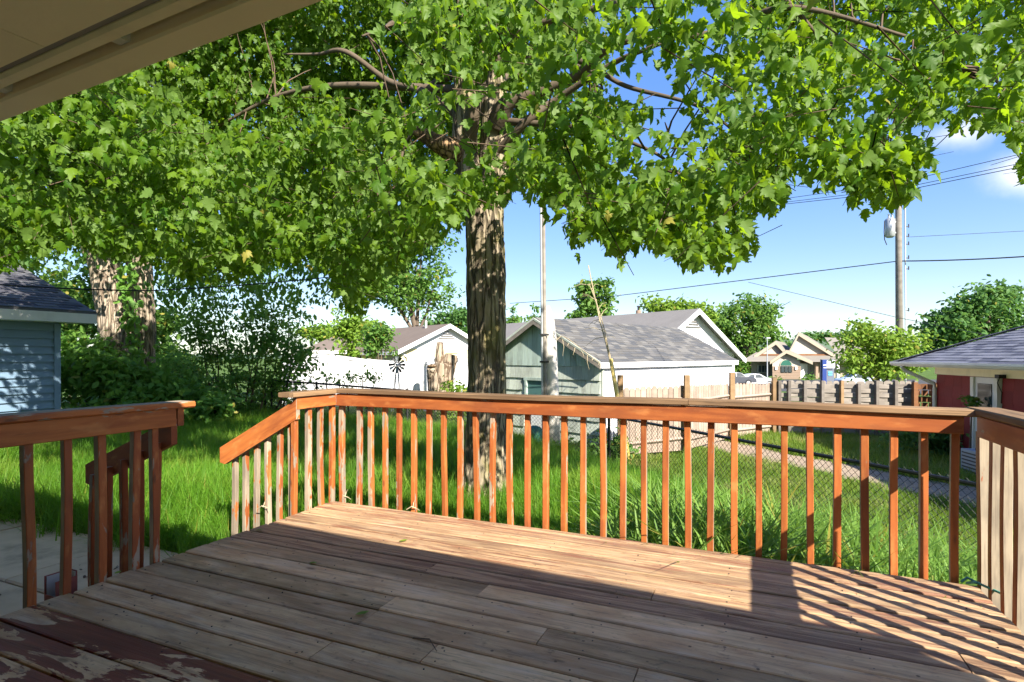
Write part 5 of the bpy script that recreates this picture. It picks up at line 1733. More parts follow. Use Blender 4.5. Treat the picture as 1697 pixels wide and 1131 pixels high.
    # drooping fringe along the edge
    fr = []
    for i in range(380):
        px = rg.uniform(-60, 1750); dd = rg.uniform(3.3, 5.2) if px > 940 else rg.uniform(4.8, 8.5)
        lim = np.interp(px, EDGE[:, 0], EDGE[:, 1]); fr.append(tuple(at(px, lim - rg.uniform(12, 60) * 5 / dd, dd)))
    fr = np.array(fr); fr = fr[canopy_ok(fr, 6, rg)]
    n = 260
    fr2 = np.array([tuple(at(rg.uniform(690, 905), rg.uniform(-20, 330), rg.uniform(4.4, 5.5))) for _ in range(n)])
    xx, yy = proj(fr2); fr2 = fr2[((yy < 110) | (yy > 300)) & (fbm(fr2 * 1.6, 5, 3) > .42)]
    fr = np.concatenate([fr, fr2[canopy_ok(fr2, 15, rg)]])
    # crown above the picture, sparser
    n = 120
    u = rg.normal(0, 1, (n, 3)); u /= np.linalg.norm(u, axis=1)[:, None]; u[:, 2] = np.abs(u[:, 2])
    Up = np.array([T[0] - .6, T[1] + 1.6, 5.6]) + u * (rg.uniform(.3, 1, n) ** .4)[:, None] * np.array([5.0, 3.6, 3.4])
    xu, yu = proj(Up); Up = Up[(yu < -90) & (Up[:, 1] > 4.5)]
    allc = np.concatenate([C, fr, Up])
    R, P, sz, dirs = sprays(allc, rg, 16, .093, .21)
    x, y = proj(P)
    keep = (P[:, 1] > 2.3)
    lim = np.interp(x, EDGE[:, 0], EDGE[:, 1]); keep &= (y < lim + 4) | (y < -50)
    trunk_clear = ~((np.abs(x - 806) < 34) & (y > 335) & (P[:, 1] < d))
    keep &= trunk_clear
    fork = (x > 735) & (x < 870) & (y > 120) & (y < 290) & (P[:, 1] < d + .1)
    keep &= ~(fork & (rg.random(len(x)) < .72))
    keep &= ~((np.abs(x - 715) < 42) & (np.abs(y - 232) < 28) & (P[:, 1] < d))
    R, P, sz = R[keep], P[keep], sz[keep]; x, y = x[keep], y[keep]
    print('maple leaves', len(P))
    size_px = sz / P[:, 1]; inside = (x > 10) & (x < 1687) & (y > 8) & (y < 600)
    order = np.argsort(-(size_px * inside)); big = order[:300]; rest = order[300:]
    VV, FF, off = [], [], 0
    for q in range(4):
        V, Fc = scatter(ML[q][0], ML_F, R[rest[q::4]], P[rest[q::4]]); VV.append(V); FF.append(Fc + off); off += len(V)
    o = obj('foliage', mesh_np('foliage', np.concatenate(VV), np.concatenate(FF), M['maple'], True), root); o['kind'] = 'stuff'
    lms = [mesh_np('leaf', ML[q][0], ML_F, M['maple'], True) for q in range(4)]
    for i in big:
        m = Matrix.Identity(4)
        for a in range(3):
            for b in range(3): m[a][b] = R[i, a, b]
            m[a][3] = P[i, a]
        obj('leaf', lms[i % 4], root, m)
    # twigs carrying the clusters
    g = G(); V = []
    lp = np.array([tuple(a * (1 - u) + b * u) for L in limbs for a, b in zip(L[1:-1], L[2:]) for u in (0, .2, .4, .6, .8)])
    tv, tf = [], []; cnt = 0
    for c, dr in zip(allc, dirs):
        if rg.random() < .55:
            a = c - dr * .28; b = c + dr * .22
            w_ = .0045
            tv += [a + (w_, 0, 0), a + (-w_, w_, 0), a + (0, -w_, w_), b + (w_ * .5, 0, 0), b + (-w_ * .5, w_ * .5, 0), b + (0, -w_ * .5, w_ * .5)]
            tf += [(cnt, cnt + 1, cnt + 4, cnt + 3), (cnt + 1, cnt + 2, cnt + 5, cnt + 4), (cnt + 2, cnt, cnt + 3, cnt + 5)]; cnt += 6
    # longer twigs joining clusters to limbs
    for i in rg.choice(len(allc), 420, replace=False):
        c = allc[i]; j = np.argmin(((lp - c) ** 2).sum(1)); q = lp[j]
        if np.linalg.norm(q - c) > 1.3: continue
        prev = q; wd0 = .010
        for k in range(1, 5):
            u = k / 4; nx = q * (1 - u) + c * u + np.array([0, 0, .18 * math.sin(u * 3.1)]) + rg.normal(0, .02, 3) * (k < 4)
            w0, w1 = wd0 * (1 - .2 * (k - 1)), wd0 * (1 - .2 * k)
            for (pp, ww) in ((prev, w0), (nx, w1)): tv += [pp + (ww, 0, 0), pp + (-ww, ww, 0), pp + (0, -ww, ww)]
            tf += [(cnt, cnt + 1, cnt + 4, cnt + 3), (cnt + 1, cnt + 2, cnt + 5, cnt + 4), (cnt + 2, cnt, cnt + 3, cnt + 5)]; cnt += 6
            prev = nx
    o = obj('twigs', mesh_np('twigs', np.array(tv), np.array(tf), M['twig']), root); o['kind'] = 'stuff'


build_maple()


def crown_mesh(name, lobes, n, size, mat, seed, clump=.35, edge=None):
    """leaf faces gathered in clumps through the lobes' volume"""
    rg = np.random.default_rng(seed)
    vol = np.array([l[3] * l[4] * l[5] for l in lobes]); vol = vol ** .67; vol /= vol.sum()
    per = 26; nc = max(8, int(n * 1.35) // per)
    which = rg.choice(len(lobes), nc, p=vol)
    L = np.array(lobes)[which]
    u = rg.normal(0, 1, (nc, 3)); u /= np.linalg.norm(u, axis=1)[:, None]
    rad = rg.uniform(.05, 1, nc) ** .4
    C = L[:, :3] + u * (rad * rg.uniform(.85, 1.22, nc))[:, None] * L[:, 3:6]
    sc = np.array(lobes)[:, 3:6].mean()
    gp_ = fbm(C / sc * 1.5, seed + 3, 3); keepc = gp_ > .40 + .05 * (rad > .8); keepc[:4] = True
    C = C[keepc]; nc = len(C)
    cl = clump * rg.uniform(.6, 1.3, nc)
    P = C[:, None, :] + rg.normal(0, 1, (nc, per, 3)) * cl[:, None, None] * np.array([.6, .6, .36])
    P = P.reshape(-1, 3)
    if edge is not None:
        P = P[edge(P)]
    m = len(P)
    R = rot_mats(rg.uniform(0, 6.28, m), rg.normal(.35, .5, m), rg.normal(0, .6, m), size * rg.uniform(.6, 1.25, m))
    V, Fc = scatter(SL_V, SL_F, R, P)
    return mesh_np(name, V, Fc, M[mat], True)


def tree(name, label, base, lobes, n, size, mat, trunk_r, seed, group=None, bark='barkfar', clump=.35, cat='tree', fork=.45):
    base = Vector(base)
    root = thing(name, label, cat, base, group)
    rg = np.random.default_rng(seed + 500)
    Lc = np.array(lobes); top = Vector((Lc[:, 0].mean(), Lc[:, 1].mean(), Lc[:, 2].mean()))
    fk = base * (1 - fork) + top * fork
    g = bark_tube([base - Vector((0, 0, .2)), base * .6 + fk * .4 + Vector((rg.normal(0, trunk_r * .6), 0, 0)), fk, top], [trunk_r * 1.25, trunk_r, trunk_r * .8, trunk_r * .25], seed, 12, 5, .12)
    part('trunk', g, M[bark], root, smooth=True)
    for l in lobes[:9]:
        q = Vector(l[:3]); g = G()
        mid = (fk + q) / 2 + Vector((rg.normal(0, .1), rg.normal(0, .1), abs(rg.normal(0, .15)) * -1))
        g.tube([fk, mid, q], [trunk_r * .5, trunk_r * .32, trunk_r * .1], 6); part('limb', g, M[bark], root)
    obj('crown', crown_mesh('crown', lobes, n, size, mat, seed, clump), root)
    return root


def lobes_px(items, d, deep=.8):
    """items of (px, py, rx_px, ry_px[, depth offset])"""
    out = []
    for it in items:
        dd = d + (it[4] if len(it) > 4 else 0)
        c = at(it[0], it[1], dd); s = dd / F
        out.append((c.x, c.y, c.z, it[2] * s, it[2] * s * deep, it[3] * s))
    return out


# old double-trunked tree at the left
def build_left_tree():
    rg = np.random.default_rng(5)
    d = 13.0
    b = at(215, 0, d); b.z = gz(b.x, b.y)
    root = thing('old_tree', 'old double trunked tree with pale shaggy bark and climbing vines at the left', 'tree', b)
    t1 = [at(212, 690, d), at(205, 600, d), at(193, 530, d), at(178, 460, d), at(160, 405, d), at(130, 340, d + .2), at(80, 250, d + .4)]
    part('trunk', bark_tube(t1, [.42, .38, .36, .33, .30, .22, .14], 11, 48, 14, .2, 1.2, 8), M['barkold'], root, smooth=True, label='left trunk, leaning and shaggy')
    t2 = [at(232, 690, d + .1), at(236, 600, d + .1), at(237, 530, d + .1), at(233, 450, d + .1), at(222, 380, d + .1), at(205, 300, d + .2), at(195, 180, d + .4)]
    part('trunk', bark_tube(t2, [.30, .26, .25, .25, .25, .23, .15], 12, 40, 14, .2, 1.2, 8), M['barkold'], root, smooth=True, label='right trunk, straight and grey')
    for i, (p, q, r0) in enumerate(((at(150, 390, d), at(60, 345, 11.8), .14), (at(222, 380, d), at(330, 250, 12), .15), (at(205, 300, d), at(100, 150, 12.5), .13), (at(222, 380, d), at(430, 330, 13), .12), (at(195, 200, d), at(300, 100, 13), .12))):
        pts = [p * (1 - u) + q * u + Vector((0, 0, .25 * math.sin(u * 3.14))) for u in (0, .33, .66, 1)]
        part('limb', bark_tube(pts, [r0, r0 * .8, r0 * .55, r0 * .25], 40 + i, 14, 6, .12), M['barkold'], root, smooth=True)
    # crown of leafy sprays
    n = 30000
    u = rg.normal(0, 1, (n, 3)); u /= np.linalg.norm(u, axis=1)[:, None]
    P = np.array([b.x + .5, d - .6, 6.3]) + u * (rg.uniform(.2, 1, n) ** .45)[:, None] * np.array([6.4, 3.2, 5.0])
    x, y = proj(P)
    lim = np.interp(x, [-300, 0, 60, 110, 150, 260, 300, 400, 470, 540, 600], [470, 460, 440, 400, 400, 420, 480, 510, 490, 460, 380])
    ok = (y < lim - 8) & (y > -220) & (x > -260) & (x < 640) & (fbm(P * .55, 91, 3) > .42)
    C = P[ok][:2300]
    hx = rg.uniform(255, 575, 260); hy = rg.uniform(425, 505, 260) - .0; hd = rg.uniform(10.5, 13.5, 260)
    H = np.array([tuple(at(a, b_, c)) for a, b_, c in zip(hx, hy, hd)])
    H = H[fbm(H * 1.4, 33, 3) > .47]
    hx = rg.uniform(-40, 140, 160); hy = rg.uniform(330, 440, 160); hd = rg.uniform(10.5, 13, 160)
    H2 = np.array([tuple(at(a, b_, c)) for a, b_, c in zip(hx, hy, hd)])
    C = np.concatenate([C, H, H2[fbm(H2 * 1.2, 35, 3) > .45]])
    R, Q, sz, dirs = sprays(C, rg, 12, .135, .30)
    V, Fc = scatter(SL_V, SL_F, R, Q)
    o = obj('foliage', mesh_np('foliage', V, Fc, M['elm'], True), root); o['kind'] = 'stuff'
    # fine hanging twigs with leaves in the gap at the right
    # vines on the trunks: heart-shaped leaves
    vt = thing('climbing_vine', 'broad leaved vine climbing between the two pale trunks', 'vine', b + Vector((0, -.4, 0)))
    n = 260; py = rg.uniform(395, 640, n); px = np.interp(py, [395, 470, 560, 640], [205, 213, 222, 225]) + rg.normal(0, 9, n)
    Q = np.array([tuple(at(a, c, 12.52 + rg.uniform(-.06, .06))) for a, c in zip(px, py)])
    R = rot_mats(rg.normal(-1.57, .8, n), rg.normal(.9, .4, n), rg.normal(0, .5, n), rg.uniform(.10, .20, n))
    V, Fc = scatter(leaf_tpl_simple(.8)[0], SL_F, R, Q); o = obj('foliage', mesh_np('foliage', V, Fc, M['ivy'], True), vt)
    g = G(); g.tube([at(228, 690, 12.6), at(222, 560, 12.6), at(213, 470, 12.6), at(204, 400, 12.6)], [.03, .025, .02, .01], 6); part('stem', g, M['twig'], vt)


build_left_tree()


def bush(name, label, base, lobes, n, size, mat, seed, wd=.55, clump=.3, cat='bush', group=None, stems=5):
    base = Vector(base)
    root = thing(name, label, cat, base, group)
    rg = np.random.default_rng(seed)
    g = G()
    for l in lobes[:max(stems, len(lobes))]:
        q = Vector(l[:3]); b = base + Vector((rg.normal(0, .15), rg.normal(0, .1), -.05))
        b.x = base.x + (q.x - base.x) * .5
        g.tube([b, (b + q) / 2 + Vector((rg.normal(0, .08), 0, 0)), q], [.028, .02, .008], 5)
    part('stems', g, M['twig'], root)
    obj('foliage', crown_mesh('foliage', lobes, n, size, mat, seed, clump), root)


def gp(px, d):
    p = at(px, 0, d); p.z = gz(p.x, p.y); return p


bush('shrub', 'dense leafy vine thicket at the foot of the double trunked tree', gp(190, 12.2),
     lobes_px([(130, 640, 55, 50), (190, 620, 60, 45, -.2), (245, 640, 55, 45, -.3), (300, 655, 55, 35, -.3), (150, 590, 40, 40), (210, 665, 80, 30, -.6), (120, 570, 22, 40, .2), (330, 670, 40, 22, -.4)], 12.2), 7600, .17, 'ivy', 61, clump=.34)
bush('shrub', 'tall loose bush along the back fence right of the double trunk', gp(390, 13.6),
     lobes_px([(360, 560, 50, 60), (420, 600, 60, 60), (470, 590, 45, 70), (440, 530, 40, 40), (390, 650, 80, 40), (480, 650, 40, 40), (340, 610, 45, 50), (500, 570, 25, 40), (330, 540, 28, 40)], 13.6), 9500, .12, 'bush', 62, clump=.34)
bush('shrub', 'thin upright sprigs rising above the tall loose bush', gp(440, 13.9),
     lobes_px([(365, 485, 25, 30), (430, 480, 25, 22), (480, 500, 22, 28), (310, 505, 14, 40), (500, 515, 10, 22), (400, 465, 18, 10), (345, 455, 24, 14)], 13.9), 900, .11, 'bush', 63, clump=.22)
bush('shrub', 'sunny yellow green shrub glimpsed behind the shed roof', gp(90, 17), lobes_px([(85, 470, 30, 32), (60, 450, 25, 20), (110, 500, 22, 40), (262, 560, 14, 40), (270, 520, 12, 20)], 17), 2600, .16, 'lime', 64)
bush('shrub', 'tall green shrub filling the gap between shed and pale trunks', gp(130, 15.5), lobes_px([(120, 560, 34, 60), (140, 500, 22, 50), (110, 520, 26, 40), (150, 450, 14, 40), (270, 600, 34, 40), (275, 540, 22, 50), (300, 610, 30, 30)], 15.5), 5200, .17, 'mid', 94, clump=.36)
bush('shrub', 'low dark vines over the left end of the back fence', gp(320, 14.4), lobes_px([(290, 600, 30, 25), (275, 640, 30, 40), (310, 625, 30, 20), (440, 670, 60, 20)], 14.4), 2400, .12, 'bush', 65)
bush('sapling', 'leafy weed sapling standing in the grass before the back fence', gp(352, 11.5), lobes_px([(352, 680, 14, 14), (345, 668, 10, 8), (362, 672, 10, 8)], 11.5), 130, .20, 'ivy', 66, clump=.1, cat='sapling', stems=3)
bush('shrub', 'leggy thin bush with sparse leaves before the white fence', gp(585, 15.0), lobes_px([(560, 628, 20, 10), (600, 622, 24, 10), (625, 625, 16, 10), (575, 638, 40, 8), (540, 615, 12, 14)], 15.0), 260, .10, 'bush', 67, clump=.2)
bush('shrub', 'sunlit leafy bush at the foot of the dead stump', gp(745, 15.2), lobes_px([(752, 645, 22, 10), (700, 690, 40, 20), (760, 690, 35, 22), (640, 690, 45, 14)], 15.2), 2600, .13, 'lime', 68)
bush('shrub', 'small weeds growing along the garage wall', gp(1000, 11.5), lobes_px([(940, 745, 30, 14), (1000, 745, 25, 16), (1030, 740, 18, 18)], 11.5), 800, .14, 'mid', 69)
bush('shrub', 'dark weeds at the foot of the brown fence and red house', gp(1560, 12.2), lobes_px([(1560, 735, 40, 26), (1520, 720, 40, 16), (1600, 760, 40, 26), (1585, 720, 20, 24)], 12.2), 3000, .13, 'dark', 70)
bush('sapling', 'small green sprig growing against the red wall', gp(1611, 11.0), lobes_px([(1611, 668, 6, 12)], 11.0), 60, .10, 'mid', 71, clump=.06, cat='sapling', stems=2)

tree('tree', 'bright green tree standing behind the yellow house roof', gp(706, 40), lobes_px([(690, 440, 55, 40), (640, 470, 40, 30), (720, 470, 35, 40), (680, 490, 60, 25), (620, 440, 30, 30), (700, 400, 40, 30), (655, 410, 40, 30)], 40), 9000, .36, 'mid', .26, 81, clump=.8)
tree('tree', 'thin young tree left of the yellow house', gp(585, 26), lobes_px([(578, 535, 18, 26), (580, 570, 14, 22), (568, 560, 14, 20), (590, 550, 12, 20)], 26), 2200, .22, 'lime', .06, 82, clump=.4)
tree('tree', 'small leafy tree in front of the yellow house roof', gp(628, 24), lobes_px([(620, 560, 18, 16), (640, 570, 14, 18), (612, 578, 14, 14), (632, 548, 14, 10)], 24), 1900, .20, 'mid', .07, 83, clump=.35)
tree('tree', 'rounded light green tree far behind the outbuilding', gp(530, 70), lobes_px([(530, 548, 20, 12), (550, 555, 25, 14), (510, 552, 18, 10), (600, 545, 25, 12)], 70), 2400, .6, 'lime', .2, 84, clump=1.0)
tree('tree', 'grey green trees far behind the white gable', gp(745, 80), lobes_px([(735, 530, 22, 18), (760, 535, 22, 22), (770, 520, 12, 14), (720, 540, 20, 10)], 80), 2600, .7, 'dark', .25, 85, clump=1.2)
tree('tree', 'slender tall bush beyond the garage left of the pale pole', gp(885, 60), lobes_px([(884, 518, 8, 18), (886, 535, 12, 14), (852, 535, 8, 16), (850, 520, 5, 8)], 60), 900, .45, 'mid', .12, 86, clump=.6)
tree('tree', 'airy tall tree above the long grey roof', gp(985, 62), lobes_px([(985, 480, 26, 18), (965, 485, 16, 18), (1000, 500, 16, 22), (980, 510, 22, 12), (960, 525, 24, 8), (1008, 522, 10, 8)], 62), 3000, .55, 'mid', .3, 87, clump=.8)
tree('tree', 'yellow green tree over the ridge right of the chimney pipe', gp(1090, 50), lobes_px([(1083, 508, 16, 18), (1110, 515, 25, 14), (1140, 512, 22, 12), (1165, 520, 20, 16)], 50), 3200, .42, 'lime', .22, 88, clump=.7)
tree('tree', 'big spreading green tree right of the white gable', gp(1245, 98), lobes_px([(1245, 520, 42, 30), (1215, 540, 38, 30), (1270, 545, 28, 32), (1230, 570, 45, 26), (1205, 585, 30, 30), (1190, 545, 20, 26), (1280, 570, 16, 16), (1225, 605, 24, 18)], 98), 11000, .75, 'mid', .6, 89, clump=1.5)
tree('tree', 'lime green young tree behind the slat fence under the utility pole', gp(1468, 18.5), lobes_px([(1450, 570, 36, 26), (1490, 585, 40, 34), (1420, 600, 22, 20), (1460, 605, 50, 22), (1430, 545, 20, 14), (1510, 560, 18, 18), (1400, 575, 12, 8), (1405, 560, 9, 6)], 18.5), 6800, .16, 'lime', .07, 90, clump=.36)
tree('tree', 'large dark green tree behind the red house roof', gp(1630, 34), lobes_px([(1620, 510, 45, 34), (1575, 540, 40, 34), (1660, 540, 45, 40), (1600, 570, 60, 30), (1690, 560, 40, 40), (1640, 480, 26, 14), (1555, 570, 26, 28), (1670, 490, 18, 16)], 34), 12000, .34, 'dark', .35, 91, clump=.7)
bush('shrub', 'clipped hedge at the foot of the beige building', gp(1300, 72), lobes_px([(1245, 628, 12, 8), (1290, 631, 20, 4), (1320, 631, 14, 4), (1340, 629, 7, 6)], 72), 700, .4, 'mid', 92, clump=.5)
o = obj('far_trees', crown_mesh('far_trees', lobes_px([(1345, 556, 12, 5), (1365, 558, 14, 5), (1385, 558, 10, 5), (1405, 556, 12, 7), (1330, 560, 10, 3), (1300, 575, 20, 6)], 380), 1500, 3.0, 'dark', 93, 4.0)); o['kind'] = 'stuff'
tag(o, 'line of woods on the far hill above the beige roof', 'woods')


# ------------------------------------------------------------------ grass
def blade(L, w_, bend, yaw, segs=4):
    V, Fc = [], []
    cx, sx = math.cos(yaw), math.sin(yaw)
    for i in range(segs + 1):
        u = i / segs
        z = L * (u - .35 * bend * u * u); h = L * bend * u * u * .8
        ww = w_ * (1 - u ** 1.6) * .5 + .0003
        px_, py_ = h * cx, h * sx
        V += [(px_ - sx * ww, py_ + cx * ww, z), (px_ + sx * ww, py_ - cx * ww, z)]
    for i in range(segs): Fc.append((2 * i, 2 * i + 1, 2 * i + 3, 2 * i + 2))
    return V, Fc


def clump(name, n, rad, hmin, hmax, w_, mat, seed, bend=(.2, 1.1)):
    rg = random.Random(seed); g = G()
    for _ in range(n):
        a, r = rg.uniform(0, 6.28), rad * math.sqrt(rg.random())
        V, Fc = blade(rg.uniform(hmin, hmax), w_ * rg.uniform(.6, 1.3), rg.uniform(*bend), rg.uniform(0, 6.28))
        V = [(x + r * math.cos(a), y + r * math.sin(a), z) for x, y, z in V]; g.add(V, Fc)
    V = np.concatenate(g.v)
    return bpy.data.objects.new(name, mesh_np(name, V, np.array(g.f), M[mat], True))


def instancer(name, pts, yaw, scl, srcs, label, cat, tilt=None):
    coll = bpy.data.collections.new(name + '_sources')
    for s_ in srcs: coll.objects.link(s_)
    me = bpy.data.meshes.new(name); me.from_pydata([tuple(p) for p in pts], [], [])
    rot = np.zeros((len(pts), 3), np.float32); rot[:, 2] = yaw
    if tilt is not None: rot[:, 0] = tilt[:, 0]; rot[:, 1] = tilt[:, 1]
    a = me.attributes.new('rot', 'FLOAT_VECTOR', 'POINT'); a.data.foreach_set('vector', rot.ravel())
    a = me.attributes.new('scl', 'FLOAT', 'POINT'); a.data.foreach_set('value', np.asarray(scl, np.float32))
    o = bpy.data.objects.new(name, me); link(o)
    ng = bpy.data.node_groups.new(name, 'GeometryNodeTree')
    ng.interface.new_socket('Geometry', in_out='INPUT', socket_type='NodeSocketGeometry')
    ng.interface.new_socket('Geometry', in_out='OUTPUT', socket_type='NodeSocketGeometry')
    gi = ng.nodes.new('NodeGroupInput'); go = ng.nodes.new('NodeGroupOutput')
    ci = ng.nodes.new('GeometryNodeCollectionInfo'); ci.inputs['Collection'].default_value = coll
    ci.inputs['Separate Children'].default_value = True; ci.inputs['Reset Children'].default_value = True
    ip = ng.nodes.new('GeometryNodeInstanceOnPoints'); ip.inputs['Pick Instance'].default_value = True
    nr = ng.nodes.new('GeometryNodeInputNamedAttribute'); nr.data_type = 'FLOAT_VECTOR'; nr.inputs['Name'].default_value = 'rot'
    ns_ = ng.nodes.new('GeometryNodeInputNamedAttribute'); ns_.data_type = 'FLOAT'; ns_.inputs['Name'].default_value = 'scl'
    ng.links.new(gi.outputs[0], ip.inputs['Points']); ng.links.new(ci.outputs[0], ip.inputs['Instance'])
    ng.links.new(nr.outputs['Attribute'], ip.inputs['Rotation']); ng.links.new(ns_.outputs['Attribute'], ip.inputs['Scale'])
    ng.links.new(ip.outputs[0], go.inputs[0])
    md = o.modifiers.new('scatter', 'NODES'); md.node_group = ng
    o['kind'] = 'stuff'; o['label'] = label; o['category'] = cat
    return o


def deck_rv(x, y): return x * RX + y * RY, x * VX + y * VY


def build_grass():
    rg = np.random.default_rng(4)
    def zz(x, y): return ground_z(x, y)
    tall = [clump('grass_clump', 60, .20, .22, .46, .0085, 'grass', s) for s in range(5)]
    n = 26000
    y = rg.uniform(3.0, 16.5, n); x = rg.uniform(-10.5, 4.5, n)
    r, v = deck_rv(x, y)
    off_deck = ~((r > RL - .12) & (r < RR + .12) & (v < VF + .10))
    steps = ~((r > -3.9) & (r < -3.0) & (v > 2.0) & (v < 3.15))
    off_slab = ~((v < 2.98 + .12 * np.sin(r * 7)) & (r < -3.1))
    fx = np.interp(y, [3.1, 5.17, 8.14, 9.6, 20], [4.35, 3.52, 2.32, 1.69, 1.69])       # inside the right fence
    back = np.interp(x, [-9.8, -7.4, -4.6, -2.2, 1.69], [15, 14.4, 13, 11.6, 9.6]) + .3
    ang = np.abs(x / y) < 1.05
    ok = off_deck & off_slab & steps & (x < fx) & (y < back) & ang & (np.hypot(x + .28, y - 5.95) > .33)
    dens = np.clip(14 / (y + 1), .7, 1)
    ok &= rg.random(n) < dens
    x, y = x[ok], y[ok]
    sc = (.75 + .6 * fbm(np.stack([x * .7, y * .7, 0 * x], -1), 8, 3) * 1.2) * rg.uniform(.75, 1.2, len(x))
    sc *= np.where(x > .8, 1.15, .95)
    rr_, vv_ = deck_rv(x, y)
    low = np.where((rr_ > RL - .5) & (rr_ < RR + .4), .62 + .5 * np.clip((vv_ - VF) / 1.5, 0, 1), 1)
    instancer('lawn_grass', np.stack([x, y, zz(x, y) - .02], -1), rg.uniform(0, 6.28, len(x)), sc * np.where(x > .5, 1, low), tall, 'lush overgrown green grass filling the yard around the deck', 'grass', rg.normal(0, .12, (len(x), 2)))
    # short sunny lawn beyond the chain link fences
    short = [clump('lawn_clump', 45, .22, .06, .16, .010, 'shortgrass', 30 + s, (.2, .9)) for s in range(4)]
    n = 12000
    y = rg.uniform(3.5, 17.5, n); x = rg.uniform(-4, 13, n)
    fx = np.interp(y, [3.1, 5.17, 8.14, 9.6, 20], [4.35, 3.52, 2.32, 1.69, 1.69])
    back = np.interp(x, [-9.8, -7.4, -4.6, -2.2, 1.69], [15, 14.4, 13, 11.6, 9.6])
    out = np.where(x < 1.69, y > back, x > fx)
    q = np.stack([x - GQ.x, y - GQ.y], -1); a = q @ np.array([.7071, .7071]); b = q @ np.array([-.7071, .7071])
    gar = (a > -.05) & (a < 7.7) & (b > -.05) & (b < 4.3)
    pc = np.interp(y, [4, 7, 8.8, 10.8, 13.5, 16], [8.2, 8.0, 7.5, 6.6, 5.4, 4.6])
    path = np.abs(x - pc) < .75
    redh = x > np.interp(y, [4, 13.5, 13.6], [8.3, 9.9, 30])
    ok = out & ~gar & ~path & ~redh
    x, y = x[ok], y[ok]
    sc = rg.uniform(.7, 1.3, len(x)) * np.where(x > pc[ok], 1.7, 1.0)
    instancer('short_grass', np.stack([x, y, zz(x, y) - .01], -1), rg.uniform(0, 6.28, len(x)), sc, short, 'short sunny grass beyond the chain link fence', 'grass')
    # broad-bladed weeds close to the front of the deck on the right
    weeds = [clump('weed_clump', 24, .15, .40, .85, .034, 'weed', 60 + s, (.3, 1.3)) for s in range(5)]
    n = 5200
    x = rg.uniform(.2, 4.2, n); y = rg.uniform(2.6, 6.6, n)
    r, v = deck_rv(x, y)
    fx = np.interp(y, [3.1, 5.17, 8.14], [4.35, 3.52, 2.32])
    ok = ~((r > RL) & (r < RR + .16) & (v < VF + .16)) & (x < fx - .1) & (r > -.9) & (v < VF + 1.7)
    x, y, r, v = x[ok], y[ok], r[ok], v[ok]
    p_ = np.clip((r + .9) / 1.2, .15, 1); k = rg.random(len(x)) < p_ * .8; x, y = x[k], y[k]
    sc = rg.uniform(.8, 1.25, len(x)) * (1 + .35 * np.clip(-.5 - zz(x, y), 0, .7))
    instancer('broad_weeds', np.stack([x, y, zz(x, y) - .02], -1), rg.uniform(0, 6.28, len(x)), sc, weeds, 'tall broad bladed weeds close behind the right half of the front railing', 'weeds', rg.normal(0, .12, (len(x), 2)))


build_grass()


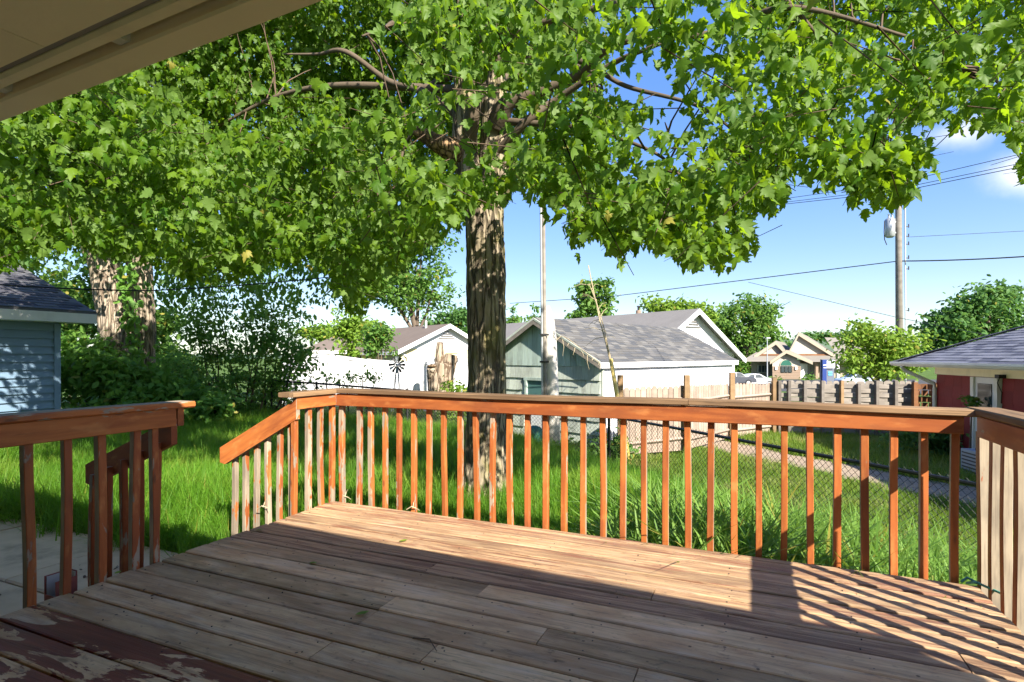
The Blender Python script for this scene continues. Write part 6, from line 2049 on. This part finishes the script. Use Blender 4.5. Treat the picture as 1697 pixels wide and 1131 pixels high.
# ------------------------------------------------------------------ small things on and by the deck
def build_small():
    Z = Vector((0, 0, 1))
    # broken red downpipe beside the left edge
    p = D(-3.22, 1.66, -.45)
    root = thing('drain_pipe', 'rusty red square pipe stub beside the left deck edge', 'pipe', p)
    g = G(); s = .048; R = frame(p, (RX, RY, 0), (VX, VY, 0), Z)
    for (dx, dy, sx, sy, h) in ((-s, 0, .004, 2 * s, .49), (s, 0, .004, 2 * s, .475), (0, -s, 2 * s - .006, .004, .40), (0, s, 2 * s - .006, .004, .50)):
        g.box((dx, dy, h / 2), (sx, sy, h))
    part('pipe_wall', g, M['pipe'], root, R)
    g = G()
    for (dx, dy, sx, sy, h) in ((-s + .005, 0, .003, 2 * s - .014, .485), (0, s - .005, 2 * s - .016, .003, .495)):
        g.box((dx, dy, h / 2), (sx, sy, h))
    part('pipe_lining', g, M['pipein'], root, R)
    # fallen leaves and twigs on the deck
    labs = [((613, 1017), 'small curled green leaf lying near the middle of the deck', 'weed', .05), ((524, 937), 'green leaf scrap lying on the far left of the deck', 'mid', .045),
            ((437, 880), 'dark leaf at the left edge of the deck by the steps', 'mid', .04), ((676, 897), 'yellowed leaf on the sunlit far planks', 'lime', .045), ((190, 955), 'pale green leaf beside the left railing foot', 'lime', .03)]
    tv, tf = leaf_tpl_simple(.6)
    for (px, py), lab, mt, sz in labs:
        r, v = rv(px, py); m = frame(D(r, v, .012), (math.cos(px), math.sin(px), .1), (-math.sin(px), math.cos(px), .25), (0, 0, 1))
        me = mesh_np('fallen_leaf', tv * sz * 1.3, tf, M[mt], True)
        tag(obj('fallen_leaf', me, None, m), lab, 'leaf', 'leaves fallen on the deck')
    for k, (a, b, c, lab) in enumerate((((684, 1060), (712, 1066), (724, 1082), 'curved dark twig lying across a plank in the middle foreground'), ((250, 1000 - 10), (262, 990), (268, 986), 'tiny twig at the foot of the left railing'))):
        P = [D(*rv(*q), z=.006 + .01 * (i == 1)) for i, q in enumerate((a, b, c))]
        g = G(); g.tube(P, [.003, .0025, .0015], 5); tag(part('fallen_twig', g, M['twig'], None), lab, 'twig', 'twigs fallen on the deck')
    for (px, py, lab) in ((573, 828, 'dry straw coloured stem at the far left deck corner'), (685, 846, 'dry straw stem under the front railing'), (438, 845, 'dry stalk leaning on the short far left railing')):
        q = D(*rv(px, py), z=.004); g = G()
        g.tube([q + Vector((-.05, 0, .002)), q + Vector((-.01, -.02, .03)), q + Vector((.02, 0, .012)), q + Vector((.05, -.03, .004))], [.004, .004, .003, .002], 5)
        g.tube([q + Vector((0, -.02, .02)), q + Vector((.0, .01, .05)), q + Vector((.015, .0, .075))], [.003, .003, .0015], 5)
        tag(part('dry_stem', g, M['deadstem'], None), lab, 'stem', 'dry stems on the deck')
    q = D(RR - .02, VF - .02, .008)
    g = G(); g.tube([q + D(-.04, .03), q + D(-.01, .045, .02), q + D(.02, .01, .012), q + D(.06, -.04, .006), q + D(.10, -.10, .004)], .006, 6)
    g.tube([q + D(-.02, .02), q + D(.0, .0, .015), q + D(.03, .02, .008)], .007, 6)
    tag(part('cord', g, M['string'], None), 'knotted green plastic cord at the right front deck corner', 'cord')
    # leaf litter on the patio
    rg = np.random.default_rng(12); n = 260
    r = rg.uniform(-4.6, -3.12, n); v = rg.uniform(.9, 2.9, n); P = np.stack([r * RX + v * VX, r * RY + v * VY, np.full(n, -.386)], -1)
    P = P[(rg.random(n) < np.clip(1.4 - v * .4, .12, 1))]
    m = len(P); R = rot_mats(rg.uniform(0, 6.28, m), rg.normal(0, .25, m), rg.normal(0, .25, m), rg.uniform(.015, .05, m))
    V, Fc = scatter(tv, tf, R, P); o = obj('leaf_litter', mesh_np('leaf_litter', V, Fc, M['twig'])); o['kind'] = 'stuff'
    tag(o, 'dry brown leaf litter scattered on the concrete patio', 'leaf litter')


build_small()
print('objects', len(bpy.data.objects), 'tris', sum(len(m.polygons) for m in bpy.data.meshes))
